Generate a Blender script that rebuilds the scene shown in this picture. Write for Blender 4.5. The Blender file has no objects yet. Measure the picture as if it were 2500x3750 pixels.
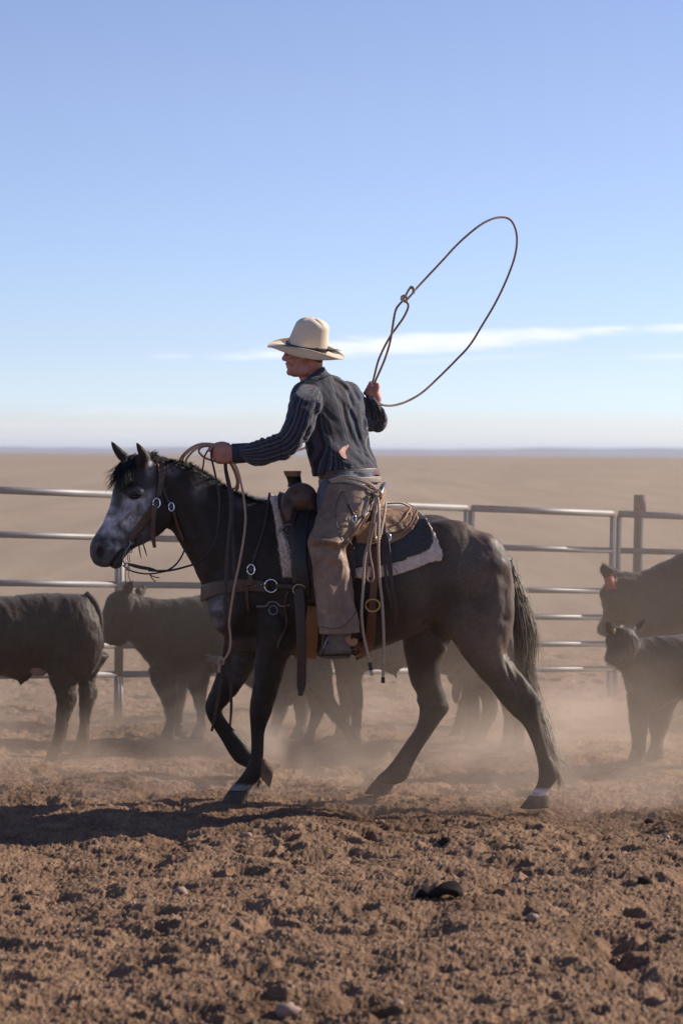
import bpy, math, random
import numpy as np
from mathutils import Vector, Matrix
from mathutils.bvhtree import BVHTree

sc = bpy.context.scene
COL = sc.collection
rad = math.radians
random.seed(7)
RNG = np.random.default_rng(11)

# ------------------------------------------------------------------ camera, sky, sun, exposure
CAM = np.array([0.0, -12.0, 1.72])
PITCH, ROLL = rad(1.36), rad(0.36)
LENS, SH = 85.0, 36.0
FPX = LENS / SH * 3750.0
cd = bpy.data.cameras.new("camera")
cam = bpy.data.objects.new("camera", cd)
COL.objects.link(cam)
cd.lens = LENS; cd.sensor_fit = 'VERTICAL'; cd.sensor_height = SH; cd.sensor_width = 24
cd.clip_start = 0.1; cd.clip_end = 60000
cd.dof.use_dof = True; cd.dof.focus_distance = 11.8; cd.dof.aperture_fstop = 3.4
cam.location = CAM
_fw = Vector((0, math.cos(PITCH), -math.sin(PITCH)))
_rt = Vector((1, 0, 0)); _up = _rt.cross(_fw)
_R = Matrix((_rt, _up, -_fw)).transposed().to_4x4()
_R = _R @ Matrix.Rotation(ROLL, 4, 'Z')
cam.matrix_world = Matrix.Translation(Vector(CAM)) @ _R
sc.camera = cam
sc.render.resolution_x = 682; sc.render.resolution_y = 1024
CR = np.array(_R.to_3x3())          # columns: right, up, back
SUN_AZ, SUN_EL = rad(24), rad(29)    # azimuth from +X towards +Y

w = bpy.data.worlds.new("World"); sc.world = w; w.use_nodes = True
nt = w.node_tree
bg = nt.nodes["Background"]; bg.inputs[1].default_value = 0.105
sky = nt.nodes.new("ShaderNodeTexSky"); sky.sky_type = 'NISHITA'; sky.sun_disc = False
sky.sun_elevation = SUN_EL; sky.sun_rotation = math.pi / 2 - SUN_AZ
sky.altitude = 1500; sky.air_density = 1.0; sky.dust_density = 0.3; sky.ozone_density = 1.8
def _m(op, x, y=None, cl=False):
    n = nt.nodes.new("ShaderNodeMath"); n.operation = op; n.use_clamp = cl
    for k, v in enumerate((x, y)):
        if v is None: continue
        if isinstance(v, (int, float)): n.inputs[k].default_value = v
        else: nt.links.new(v, n.inputs[k])
    return n.outputs[0]
_dir = nt.nodes.new("ShaderNodeTexCoord").outputs['Generated']
_s = nt.nodes.new("ShaderNodeSeparateXYZ"); nt.links.new(_dir, _s.inputs[0])
_el = _s.outputs['Z']
# the low sky is a little bluer and the whole dome a little more violet than the bare model
_r = nt.nodes.new("ShaderNodeValToRGB"); nt.links.new(_m('MULTIPLY', _el, 1.0, True), _r.inputs[0])
_r.color_ramp.elements[0].position = 0.0; _r.color_ramp.elements[0].color = (.80, .88, 1.16, 1)
_r.color_ramp.elements[1].position = 0.15; _r.color_ramp.elements[1].color = (.89, .78, .91, 1)
_e = _r.color_ramp.elements.new(.045); _e.color = (.76, .77, 1.0, 1)
_tint = nt.nodes.new("ShaderNodeMix"); _tint.data_type = 'RGBA'; _tint.blend_type = 'MULTIPLY'; _tint.inputs[0].default_value = 1
nt.links.new(sky.outputs[0], _tint.inputs[6]); nt.links.new(_r.outputs[0], _tint.inputs[7])
# thin high streaks of cloud low over the plain
_u = _m('DIVIDE', _s.outputs['X'], _s.outputs['Y']); _v = _m('DIVIDE', _s.outputs['Z'], _s.outputs['Y'])
_nc = nt.nodes.new("ShaderNodeTexNoise"); _nc.inputs['Scale'].default_value = 1.0; _nc.inputs['Detail'].default_value = 5; _nc.inputs['Roughness'].default_value = .55
_cb = nt.nodes.new("ShaderNodeCombineXYZ"); nt.links.new(_m('MULTIPLY', _u, 46), _cb.inputs[0]); nt.links.new(_m('MULTIPLY', _v, 520), _cb.inputs[1]); nt.links.new(_cb.outputs[0], _nc.inputs['Vector'])
_wob = _m('MULTIPLY', _m('SUBTRACT', _nc.outputs[0], .47), 2.3)
_cl = None
for (x0, y0, hw, hh, sl, wt) in ((1560, 1262, 700, 46, -.062, .95), (1150, 1300, 440, 20, -.03, .75), (1980, 1232, 400, 26, -.06, .85), (2520, 1207, 230, 17, -.02, .9), (2480, 1311, 200, 12, -.02, .6), (640, 1312, 110, 9, 0, .35), (1700, 1322, 420, 10, -.05, .25), (560, 1515, 420, 26, 0, .22), (300, 1560, 500, 20, 0, .2)):
    u0 = (x0 - 1250) / FPX; v0 = (1671 + (x0 - 1250) * .0063 - y0) / FPX; A_ = hw / FPX; B_ = hh / FPX
    du = _m('SUBTRACT', _u, u0); dv = _m('SUBTRACT', _m('SUBTRACT', _v, v0), _m('MULTIPLY', du, -sl + .0063))
    q = _m('ADD', _m('POWER', _m('ABSOLUTE', _m('DIVIDE', du, A_)), 2.0), _m('POWER', _m('ABSOLUTE', _m('DIVIDE', dv, B_)), 2.0))
    k = _m('MULTIPLY', _m('MULTIPLY', _m('SUBTRACT', _m('SUBTRACT', 1.0, q), _wob), 1.25, True), wt)
    _cl = k if _cl is None else _m('MAXIMUM', _cl, k)
_front = _m('GREATER_THAN', _s.outputs['Y'], 0.2)
_cl = _m('MULTIPLY', _cl, _front)
_mx = nt.nodes.new("ShaderNodeMix"); _mx.data_type = 'RGBA'; nt.links.new(_cl, _mx.inputs[0]); nt.links.new(_tint.outputs[2], _mx.inputs[6]); _mx.inputs[7].default_value = (6.7, 6.9, 7.7, 1)
nt.links.new(_mx.outputs[2], bg.inputs[0])

sd = bpy.data.lights.new("sun", 'SUN'); sun = bpy.data.objects.new("sun", sd); COL.objects.link(sun)
sd.energy = 5.0; sd.angle = rad(0.55); sd.color = (1.0, 0.90, 0.78)
SUND = Vector((math.cos(SUN_AZ) * math.cos(SUN_EL), math.sin(SUN_AZ) * math.cos(SUN_EL), math.sin(SUN_EL)))
sun.rotation_euler = SUND.to_track_quat('Z', 'Y').to_euler()
sun.location = (8, 3, 9)

sc.view_settings.view_transform = 'Standard'; sc.view_settings.look = 'None'
sc.view_settings.exposure = 0.55; sc.view_settings.gamma = 1.0
sc.render.engine = 'CYCLES'
cy = sc.cycles
cy.use_denoising = True; cy.max_bounces = 8; cy.diffuse_bounces = 3; cy.glossy_bounces = 2
cy.transparent_max_bounces = 8; cy.volume_bounces = 1; cy.transmission_bounces = 2
cy.volume_step_rate = 1.0; cy.volume_max_steps = 96; cy.sample_clamp_indirect = 6

# ------------------------------------------------------------------ helpers
def P(x, y, Y=0.0):
    """photo pixel (2500 x 3750) seen at depth plane Y -> world point"""
    x = np.asarray(x, float); y = np.asarray(y, float); Y = np.asarray(Y, float)
    r = (CR[:, 0][None] * (x - 1250).reshape(-1, 1) - CR[:, 1][None] * (y - 1875).reshape(-1, 1)
         - CR[:, 2][None] * FPX)
    t = (Y.reshape(-1) + 12.0) / r[:, 1]
    p = CAM[None] + r * t[:, None]
    return p[0] if p.shape[0] == 1 else p

def PX(p):
    """world points -> photo pixels"""
    p = np.atleast_2d(np.asarray(p, float)) - CAM
    q = p @ CR
    return np.stack([1250 + FPX * q[:, 0] / -q[:, 2], 1875 - FPX * q[:, 1] / -q[:, 2]], 1)

def Z(ox, oy, s):
    return lambda *pts: [(ox + px / s, oy + py / s) for px, py in pts]
z1 = Z(300, 1550, 2.24); z2 = Z(900, 1100, 2.6133); z3 = Z(900, 1650, 1.96); z4 = Z(1400, 1750, 1.96)
z5 = Z(650, 2250, 2.0907); z6 = Z(0, 1950, 1.7422); z7 = Z(1900, 1750, 2.138); z8 = Z(900, 2250, 1.4255)
zD = Z(0, 0, 0.6272); zh = Z(950, 1120, 4.48); zr = Z(1300, 1330, 7.84); zl = Z(600, 1550, 2.6133)
zc = Z(700, 1900, 2.6133); zs = Z(1100, 1700, 2.8509); zb = Z(900, 2200, 2.8509); zm = Z(300, 1850, 3.136)
zL = Z(1250, 700, 2.0907)

def cat(v, n):
    """Catmull-Rom upsample of rows"""
    v = np.asarray(v, float)
    if len(v) < 3:
        t = np.linspace(0, 1, n * (len(v) - 1) + 1)[:, None]
        return v[0] * (1 - t) + v[-1] * t
    out = []
    for i in range(len(v) - 1):
        p0 = v[i - 1] if i else 2 * v[0] - v[1]
        p1, p2 = v[i], v[i + 1]
        p3 = v[i + 2] if i + 2 < len(v) else 2 * v[-1] - v[-2]
        for k in range(n):
            t = k / n
            out.append(0.5 * (2 * p1 + (p2 - p0) * t + (2 * p0 - 5 * p1 + 4 * p2 - p3) * t * t
                              + (3 * p1 - p0 - 3 * p2 + p3) * t ** 3))
    out.append(v[-1])
    return np.array(out)

class M:
    """numpy mesh"""
    def __init__(s): s.v = []; s.q = []; s.t = []; s.n = 0; s.uv = []
    def add(s, v, q=None, t=None, uv=None):
        v = np.asarray(v, float).reshape(-1, 3)
        if q is not None and len(q): s.q.append(np.asarray(q, int) + s.n)
        if t is not None and len(t): s.t.append(np.asarray(t, int) + s.n)
        s.v.append(v); s.n += len(v)
        s.uv.append(np.zeros((len(v), 2)) if uv is None else np.asarray(uv, float))
        return s
    def join(s, o):
        v, q, t, uv = o.arr(); return s.add(v, q, t, uv)
    def arr(s):
        return (np.concatenate(s.v) if s.v else np.zeros((0, 3)),
                np.concatenate(s.q) if s.q else np.zeros((0, 4), int),
                np.concatenate(s.t) if s.t else np.zeros((0, 3), int),
                np.concatenate(s.uv) if s.uv else np.zeros((0, 2)))

def grid_faces(nr, nc, wrap):
    r = np.arange(nr - 1)[:, None]
    c = np.arange(nc if wrap else nc - 1)[None]
    c2 = (c + 1) % nc
    return np.stack([r * nc + c, r * nc + c2, (r + 1) * nc + c2, (r + 1) * nc + c], -1).reshape(-1, 4)

def loft(C, A, B, p=2.0, seg=24, up=4, caps=True, flat=0.0):
    C, A, B = (np.asarray(k, float) for k in (C, A, B))
    pw = np.full((len(C), 1), p) if np.isscalar(p) else np.asarray(p, float).reshape(-1, 1)
    S = cat(np.hstack([C, A, B, pw]), up) if up > 1 else np.hstack([C, A, B, pw])
    C, A, B, pw = S[:, :3], S[:, 3:6], S[:, 6:9], S[:, 9]
    a = np.linspace(0, 2 * math.pi, seg, endpoint=False)
    e = 2 / pw[:, None]
    ca = np.sign(np.cos(a))[None] * np.abs(np.cos(a))[None] ** e
    sa = np.sign(np.sin(a))[None] * np.abs(np.sin(a))[None] ** e
    V = C[:, None] + A[:, None] * ca[..., None] + B[:, None] * sa[..., None]
    nr = len(C)
    L = np.concatenate([[0], np.cumsum(np.linalg.norm(np.diff(C, axis=0), axis=1))])
    uv = np.stack(np.broadcast_arrays((a / (2 * math.pi))[None], L[:, None]), -1)
    m = M()
    v = V.reshape(-1, 3); q = grid_faces(nr, seg, True); t = []
    uvv = uv.reshape(-1, 2)
    if caps:
        k = len(v)
        v = np.vstack([v, C[0], C[-1]]); uvv = np.vstack([uvv, [0, L[0]], [0, L[-1]]])
        i = np.arange(seg); j = (i + 1) % seg
        t = np.vstack([np.stack([j, i, np.full(seg, k)], 1),
                       np.stack([i + (nr - 1) * seg, j + (nr - 1) * seg, np.full(seg, k + 1)], 1)])
    return m.add(v, q, t, uvv)

def lpx(pairs, Ys, ws, th=0.0, p=2.0, seg=24, up=4, caps=True):
    """loft whose side outline is traced: pairs=[(edge1, edge2)...] px, Ys depth, ws half widths"""
    n = len(pairs)
    Ys = [Ys] * n if np.isscalar(Ys) else Ys
    ws = [ws] * n if np.isscalar(ws) else ws
    C, A, B = [], [], []
    for (e1, e2), Y, wd in zip(pairs, Ys, ws):
        a = P(*e1, Y); b = P(*e2, Y)
        C.append((a + b) / 2); A.append((a - b) / 2)
        B.append(np.array([-math.sin(th) * wd, math.cos(th) * wd, 0]))
    return loft(C, A, B, p, seg, up, caps)

def pairs(zf, *pp):
    return [tuple(zf((a, b), (c, d))) for a, b, c, d in pp]

def frames(pts):
    pts = np.asarray(pts, float)
    T = np.gradient(pts, axis=0); T /= np.linalg.norm(T, axis=1)[:, None] + 1e-12
    N = np.zeros_like(T)
    ref = np.array([0, 0, 1.0]) if abs(T[0][2]) < 0.9 else np.array([0, 1.0, 0])
    N[0] = np.cross(T[0], ref); N[0] /= np.linalg.norm(N[0])
    for i in range(1, len(T)):
        n = N[i - 1] - T[i] * (N[i - 1] @ T[i]); N[i] = n / (np.linalg.norm(n) + 1e-12)
    return T, N, np.cross(T, N)

def tube(pts, r, seg=10, up=4, p=2.0):
    pts = np.asarray(pts, float)
    r = np.full(len(pts), r) if np.isscalar(r) else np.asarray(r, float)
    S = cat(np.hstack([pts, r[:, None]]), up) if up > 1 else np.hstack([pts, r[:, None]])
    T, N, Bn = frames(S[:, :3])
    R = S[:, 3:4]
    return loft(S[:, :3], N * R, Bn * R, p, seg, 1)

def rope(pts, r=0.0055, pitch=0.034, up=10, strands=3, seg=6):
    pts = cat(pts, up)
    d = np.concatenate([[0], np.cumsum(np.linalg.norm(np.diff(pts, axis=0), axis=1))])
    n = max(8, int(d[-1] / pitch * 9))
    s = np.linspace(0, d[-1], n)
    p = np.stack([np.interp(s, d, pts[:, k]) for k in range(3)], 1)
    T, N, Bn = frames(p)
    m = M()
    for k in range(strands):
        a = s / pitch * 2 * math.pi + k * 2 * math.pi / strands
        q = p + (N * np.cos(a)[:, None] + Bn * np.sin(a)[:, None]) * r * 0.5
        m.join(tube(q, r * 0.56, seg, 1))
    return m

def strap(pts, nrm, wd, th, up=4):
    """flat strap along pts, lying perpendicular to nrm"""
    pts = np.asarray(pts, float)
    nrm = np.asarray(nrm, float)
    if nrm.ndim == 1: nrm = np.tile(nrm, (len(pts), 1))
    wd = np.full(len(pts), wd) if np.isscalar(wd) else np.asarray(wd, float)
    S = cat(np.hstack([pts, nrm, wd[:, None]]), up) if up > 1 else np.hstack([pts, nrm, wd[:, None]])
    p, n, wv = S[:, :3], S[:, 3:6], S[:, 6:7]
    T = np.gradient(p, axis=0); T /= np.linalg.norm(T, axis=1)[:, None] + 1e-12
    n = n - T * (n * T).sum(1)[:, None]; n /= np.linalg.norm(n, axis=1)[:, None] + 1e-12
    W = np.cross(T, n)
    return loft(p, W * wv / 2, n * th / 2, 5.0, 12, 1)

def ell(c, r, seg=20, rings=12, rot=None):
    c = np.asarray(c, float); r = np.asarray(r, float) * np.ones(3)
    th = np.linspace(0.02, math.pi - 0.02, rings)
    a = np.linspace(0, 2 * math.pi, seg, endpoint=False)
    V = np.stack([np.sin(th)[:, None] * np.cos(a)[None], np.sin(th)[:, None] * np.sin(a)[None],
                  np.cos(th)[:, None] * np.ones(seg)[None]], -1).reshape(-1, 3) * r
    if rot is not None: V = V @ np.array(rot).T
    V = V + c
    k = len(V)
    V = np.vstack([V, V[:seg].mean(0), V[-seg:].mean(0)])
    i = np.arange(seg); j = (i + 1) % seg
    t = np.vstack([np.stack([j, i, np.full(seg, k)], 1), np.stack([i + (rings - 1) * seg, j + (rings - 1) * seg, np.full(seg, k + 1)], 1)])
    return M().add(V, grid_faces(rings, seg, True), t)

def box(c, s, rot=None):
    s = np.asarray(s, float) / 2
    V = np.array([[x, y, z] for x in (-1, 1) for y in (-1, 1) for z in (-1, 1)]) * s
    if rot is not None: V = V @ np.array(rot).T
    return M().add(V + np.asarray(c, float), [[0, 1, 3, 2], [4, 6, 7, 5], [0, 4, 5, 1], [2, 3, 7, 6], [0, 2, 6, 4], [1, 5, 7, 3]])

def to_mesh(m, name="mesh", smooth=True):
    v, q, t, uv = m.arr() if isinstance(m, M) else m
    me = bpy.data.meshes.new(name)
    nq, ntri = len(q), len(t)
    me.vertices.add(len(v)); me.vertices.foreach_set("co", v.astype(np.float32).ravel())
    loops = np.concatenate([q.ravel(), np.asarray(t, int).ravel()]) if ntri else q.ravel()
    me.loops.add(len(loops)); me.loops.foreach_set("vertex_index", loops.astype(np.int32))
    me.polygons.add(nq + ntri)
    st = np.concatenate([np.arange(nq) * 4, nq * 4 + np.arange(ntri) * 3])
    me.polygons.foreach_set("loop_start", st.astype(np.int32))
    me.update(calc_edges=True); me.validate()
    if len(uv) == len(v) and uv.any():
        l = me.uv_layers.new(name="UVMap")
        vi = np.zeros(len(me.loops), np.int32); me.loops.foreach_get("vertex_index", vi)
        l.data.foreach_set("uv", uv[vi].astype(np.float32).ravel())
    if smooth: me.polygons.foreach_set("use_smooth", np.ones(len(me.polygons), bool))
    return me

ORG = {}
def thing(name, loc, label, cat_, group=None, kind=None):
    o = bpy.data.objects.new(name, None); COL.objects.link(o)
    o.empty_display_size = 0.1
    o.location = loc; ORG[o.name] = np.array(loc, float)
    o['label'] = label; o['category'] = cat_
    if group: o['group'] = group
    if kind: o['kind'] = kind
    return o

def mk(name, m, mat, parent=None, label=None, cat_=None, group=None, kind=None, smooth=True):
    me = m if isinstance(m, bpy.types.Mesh) else to_mesh(m, name, smooth)
    if parent is not None and np.any(ORG[parent.name]):
        me.transform(Matrix.Translation(Vector(-ORG[parent.name])))
    o = bpy.data.objects.new(name, me); COL.objects.link(o)
    if parent is not None: o.parent = parent; ORG[o.name] = ORG[parent.name]
    else: ORG[o.name] = np.zeros(3)
    if mat is not None: me.materials.clear(); me.materials.append(mat)
    if label: o['label'] = label
    if cat_: o['category'] = cat_
    if group: o['group'] = group
    if kind: o['kind'] = kind
    return o

def place(o):
    """top-level mesh: move its origin to the middle of its base"""
    me = o.data
    n = len(me.vertices); co = np.zeros(n * 3, np.float32); me.vertices.foreach_get("co", co); co = co.reshape(-1, 3)
    c = np.array([(co[:, 0].min() + co[:, 0].max()) / 2, (co[:, 1].min() + co[:, 1].max()) / 2, co[:, 2].min()], float)
    me.transform(Matrix.Translation(Vector(-c))); o.location = c; ORG[o.name] = c
    return o

def remesh(m, vox, smooth=5, fac=0.5):
    me = to_mesh(m, "tmp")
    o = bpy.data.objects.new("tmp", me); COL.objects.link(o)
    r = o.modifiers.new("r", 'REMESH'); r.mode = 'VOXEL'; r.voxel_size = vox
    if smooth:
        s = o.modifiers.new("s", 'SMOOTH'); s.iterations = smooth; s.factor = fac
    dg = bpy.context.evaluated_depsgraph_get()
    out = bpy.data.meshes.new_from_object(o.evaluated_get(dg))
    bpy.data.objects.remove(o); bpy.data.meshes.remove(me)
    out.polygons.foreach_set("use_smooth", np.ones(len(out.polygons), bool))
    return out

def mesh_np(me):
    n = len(me.vertices); co = np.zeros(n * 3, np.float32); me.vertices.foreach_get("co", co)
    nn = np.zeros(n * 3, np.float32); me.vertices.foreach_get("normal", nn)
    return co.reshape(-1, 3).astype(float), nn.reshape(-1, 3).astype(float)

def set_co(me, co):
    me.vertices.foreach_set("co", co.astype(np.float32).ravel()); me.update()

def set_attr(me, name, val):
    a = me.attributes.new(name, 'FLOAT', 'POINT'); a.data.foreach_set("value", val.astype(np.float32))

def bvh_of(me):
    co, _ = mesh_np(me)
    return BVHTree.FromPolygons([Vector(c) for c in co], [tuple(p.vertices) for p in me.polygons])

# noise ----------------------------------------------------------------
def hash2(ix, iy, seed):
    n = (ix.astype(np.int64) * 374761393 + iy.astype(np.int64) * 668265263 + seed * 1442695041) & 0xFFFFFFFF
    n = ((n ^ (n >> 13)) * 1274126177) & 0xFFFFFFFF
    return ((n ^ (n >> 16)) & 0xFFFFFF) / float(0xFFFFFF)
def vnoise(x, y, seed=0):
    ix = np.floor(x); iy = np.floor(y); fx = x - ix; fy = y - iy
    def g(dx, dy):
        a = hash2(ix + dx, iy + dy, seed) * 2 * math.pi
        return np.cos(a) * (fx - dx) + np.sin(a) * (fy - dy)
    u = fx ** 3 * (fx * (fx * 6 - 15) + 10); v = fy ** 3 * (fy * (fy * 6 - 15) + 10)
    return ((g(0, 0) * (1 - u) + g(1, 0) * u) * (1 - v) + (g(0, 1) * (1 - u) + g(1, 1) * u) * v) * 1.5
def fbm(x, y, f, octv, seed=0, gain=0.5):
    s = 0; a = 1
    for k in range(octv):
        s = s + a * vnoise(x * f + 7.3 * k, y * f - 3.1 * k, seed + k); f *= 2.03; a *= gain
    return s

# ------------------------------------------------------------------ material helpers
def newmat(name):
    m = bpy.data.materials.new(name); m.use_nodes = True
    return m, m.node_tree, m.node_tree.nodes["Principled BSDF"]
def N_(nt, t, **k):
    n = nt.nodes.new(t)
    for a, b in k.items():
        if a in n.inputs.keys(): n.inputs[a].default_value = b
        else: setattr(n, a, b)
    return n
def mixc(nt, fac, a, b, bt='MIX'):
    n = nt.nodes.new("ShaderNodeMix"); n.data_type = 'RGBA'; n.blend_type = bt
    for s, v in ((n.inputs[0], fac), (n.inputs[6], a), (n.inputs[7], b)):
        if isinstance(v, bpy.types.NodeSocket): nt.links.new(v, s)
        elif isinstance(v, (int, float)): s.default_value = v
        else: s.default_value = (*v, 1)
    return n.outputs[2]
def noise_(nt, scale, detail=4, rough=0.55, vec=None, dist=0.0, stretch=None):
    n = N_(nt, "ShaderNodeTexNoise"); n.inputs['Scale'].default_value = scale
    n.inputs['Detail'].default_value = detail; n.inputs['Roughness'].default_value = rough
    n.inputs['Distortion'].default_value = dist
    if vec is None:
        vec = N_(nt, "ShaderNodeTexCoord").outputs['Object']
    if stretch is not None:
        mp = N_(nt, "ShaderNodeMapping"); mp.inputs['Scale'].default_value = stretch
        nt.links.new(vec, mp.inputs[0]); vec = mp.outputs[0]
    nt.links.new(vec, n.inputs['Vector'])
    return n.outputs['Fac']
def ramp(nt, fac, *stops):
    n = N_(nt, "ShaderNodeValToRGB"); cr = n.color_ramp
    while len(cr.elements) < len(stops): cr.elements.new(0.5)
    for e, (p, c) in zip(cr.elements, stops):
        e.position = p; e.color = (c, c, c, 1) if isinstance(c, (int, float)) else (*c, 1)
    nt.links.new(fac, n.inputs[0]); return n.outputs[0]
def bump(nt, bsdf, h, strength, dist):
    b = N_(nt, "ShaderNodeBump"); b.inputs['Strength'].default_value = strength; b.inputs['Distance'].default_value = dist
    nt.links.new(h, b.inputs['Height']); nt.links.new(b.outputs[0], bsdf.inputs['Normal'])
def simple(name, c1, c2=None, scale=12, rough=0.6, metal=0.0, bstr=0.3, bdist=0.002, bscale=None, stretch=None, sheen=0, spec=0.5):
    m, nt, b = newmat(name)
    b.inputs['Roughness'].default_value = rough; b.inputs['Metallic'].default_value = metal
    b.inputs['Specular IOR Level'].default_value = spec
    if sheen: b.inputs['Sheen Weight'].default_value = sheen; b.inputs['Sheen Roughness'].default_value = 0.5
    if c2 is None: c2 = tuple(k * 0.6 for k in c1)
    f = noise_(nt, scale, 6, 0.6, stretch=stretch)
    r = ramp(nt, f, (0.3, 0.0), (0.7, 1.0))
    nt.links.new(mixc(nt, r, c1, c2), b.inputs['Base Color'])
    if bstr: bump(nt, b, noise_(nt, bscale or scale * 8, 5, 0.6, stretch=stretch), bstr, bdist)
    return m
# ------------------------------------------------------------------ ground
GS = 3
_fp = RNG.uniform([-5.5, -7, 0, 0, 0], [5.5, 8, 1, 1, 1], (1300, 5))
def macro(x, y):
    return 0.045 * vnoise(x * 0.45, y * 0.5, 91) + 0.022 * vnoise(x * 1.3 + 5, y * 1.5, 92)
def ground_h(x, y, detail=True):
    d = y + 12
    fade = 1 / (1 + (np.maximum(d - 14, 0) / 7) ** 2)
    h = macro(x, y) * fade
    if not detail: return h - 0.01
    h = h + 0.026 * fbm(x * 0.8, y, 2.6, 2, 21) * fade
    wx = 0.06 * vnoise(x * 5, y * 5, 5)
    a = vnoise((x + wx) * 4.6, (y + wx) * 5.6, 33); h = h - 0.066 * np.clip(a - 0.02, 0, 1) ** 1.3 * np.clip(0.7 + 1.5 * vnoise(x * 1.3, y * 1.3, 8), 0.15, 1.3) * fade
    a = vnoise((x + wx) * 11, (y - wx) * 13, 43); h = h - 0.022 * np.clip(a - 0.05, 0, 1) * fade
    c = vnoise(x * 24, y * 26, 40); h = h + 0.0060 * c * fade
    c = vnoise(x * 48, y * 52, 35); h = h + 0.0085 * np.clip(c, -0.10, 1) ** 1.0 * fade
    c = vnoise(x * 82, y * 86, 46); h = h + 0.0100 * np.clip(c - .05, 0, 1) * fade
    c = vnoise(x * 130, y * 130, 36); h = h + 0.0068 * np.clip(c, -0.1, 1) * fade
    return h - 0.01
def build_ground():
    dn = np.geomspace(6.3, 26, 1080); df = np.geomspace(26, 30000, 130)[1:]; db = np.array([-60, -25, -8, 0, 2.5, 4, 5, 5.7])
    d = np.concatenate([db, dn, df])
    u1 = np.linspace(-0.185, 0.185, 700); u2 = 0.185 + np.geomspace(0.004, 6, 34)
    u = np.concatenate([-u2[::-1], u1, u2])
    W = np.maximum(d, 6.3)
    X = u[None] * W[:, None]; Yd = np.broadcast_to(d[:, None] - 12, X.shape)
    Yd = Yd + 0
    H = ground_h(X, Yd)
    # hoof prints: shallow bowls with a pushed-up rim
    for (fx, fy, a, b, c) in _fp:
        if fy + 12 < 6: continue
        j0, j1 = np.searchsorted(d, [fy + 12 - 0.25, fy + 12 + 0.25])
        s = slice(j0, j1)
        xx = X[s] - fx; yy = Yd[s] - fy
        i0, i1 = np.searchsorted(X[(j0 + j1) // 2], [fx - 0.3, fx + 0.3])
        xx = xx[:, i0:i1]; yy = yy[:, i0:i1]
        ca, sa = math.cos(a * 6.3), math.sin(a * 6.3)
        r0 = 0.035 + 0.035 * b
        e = np.sqrt(((xx * ca + yy * sa) / 1.25) ** 2 + (-xx * sa + yy * ca) ** 2) / r0
        H[j0:j1, i0:i1] += (-(0.016 + 0.036 * c) * np.exp(-e ** 2.6) + 0.009 * np.exp(-((e - 1.35) / 0.3) ** 2) * (0.4 + c))
    # far land swells gently so the horizon is soft
    H = H + np.where(Yd > 60, 0.0, 0.0)
    V = np.stack([X, Yd, H], -1).reshape(-1, 3)
    m = M().add(V, grid_faces(len(d), len(u), False))
    return m

gm, gt, gb = newmat("dirt")
gb.inputs['Roughness'].default_value = 0.95; gb.inputs['Specular IOR Level'].default_value = 0.15
tc = N_(gt, "ShaderNodeTexCoord").outputs['Object']
sep = N_(gt, "ShaderNodeSeparateXYZ"); gt.links.new(tc, sep.inputs[0])
dirt = mixc(gt, ramp(gt, noise_(gt, 4.5, 9, 0.72, tc), (0.35, 0.0), (0.68, 1.0)), (0.255, 0.152, 0.090), (0.105, 0.058, 0.033))
dirt = mixc(gt, ramp(gt, noise_(gt, 60, 3, 0.7, tc), (0.45, 0.0), (0.75, 0.6)), dirt, (0.36, 0.25, 0.175))
wet = noise_(gt, 0.75, 5, 0.6, tc)
dirt = mixc(gt, ramp(gt, wet, (0.52, 0.0), (0.66, 0.8)), dirt, (0.075, 0.036, 0.017))
spk = N_(gt, "ShaderNodeTexVoronoi"); spk.inputs['Scale'].default_value = 34; gt.links.new(tc, spk.inputs['Vector'])
dirt = mixc(gt, ramp(gt, spk.outputs['Distance'], (0.08, 0.5), (0.14, 0.0)), dirt, (0.42, 0.33, 0.26))
# pale dry pasture beyond the pen
mr = N_(gt, "ShaderNodeMapRange"); gt.links.new(sep.outputs['Y'], mr.inputs[0])
mr.inputs[1].default_value = 2.0; mr.inputs[2].default_value = 16.0
past = mixc(gt, ramp(gt, noise_(gt, 0.35, 7, 0.7, tc, stretch=(1, 0.4, 1)), (0.35, 0.0), (0.65, 1.0)), (0.215, 0.158, 0.108), (0.160, 0.115, 0.078))
past = mixc(gt, ramp(gt, noise_(gt, 0.045, 6, 0.7, tc, stretch=(1, 0.3, 1)), (0.4, 0.0), (0.58, 0.7)), past, (0.26, 0.20, 0.14))
past = mixc(gt, ramp(gt, noise_(gt, 0.012, 5, 0.7, tc, stretch=(1, 0.22, 1)), (0.45, 0.0), (0.56, 0.6)), past, (0.135, 0.106, 0.074))
past = mixc(gt, ramp(gt, noise_(gt, 5, 6, 0.7, tc, stretch=(1, 0.35, 1)), (0.5, 0.0), (0.7, 0.6)), past, (0.28, 0.215, 0.15))
past = mixc(gt, ramp(gt, noise_(gt, 0.9, 4, 0.65, tc, stretch=(1, 0.05, 1)), (0.42, 0.0), (0.6, 0.75)), past, (0.27, 0.21, 0.15))
past = mixc(gt, ramp(gt, noise_(gt, 0.35, 4, 0.65, tc, stretch=(1, 0.03, 1)), (0.45, 0.0), (0.62, 0.5)), past, (0.14, 0.105, 0.072))
gt.links.new(mixc(gt, mr.outputs[0], dirt, past), gb.inputs['Base Color'])
hb = N_(gt, "ShaderNodeMath"); hb.operation = 'ADD'
gt.links.new(noise_(gt, 90, 5, 0.7, tc), hb.inputs[0]); gt.links.new(noise_(gt, 30, 4, 0.6, tc), hb.inputs[1])
bump(gt, gb, hb.outputs[0], 0.7, 0.012)
ground = mk("ground", build_ground(), gm, kind="structure")

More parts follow.
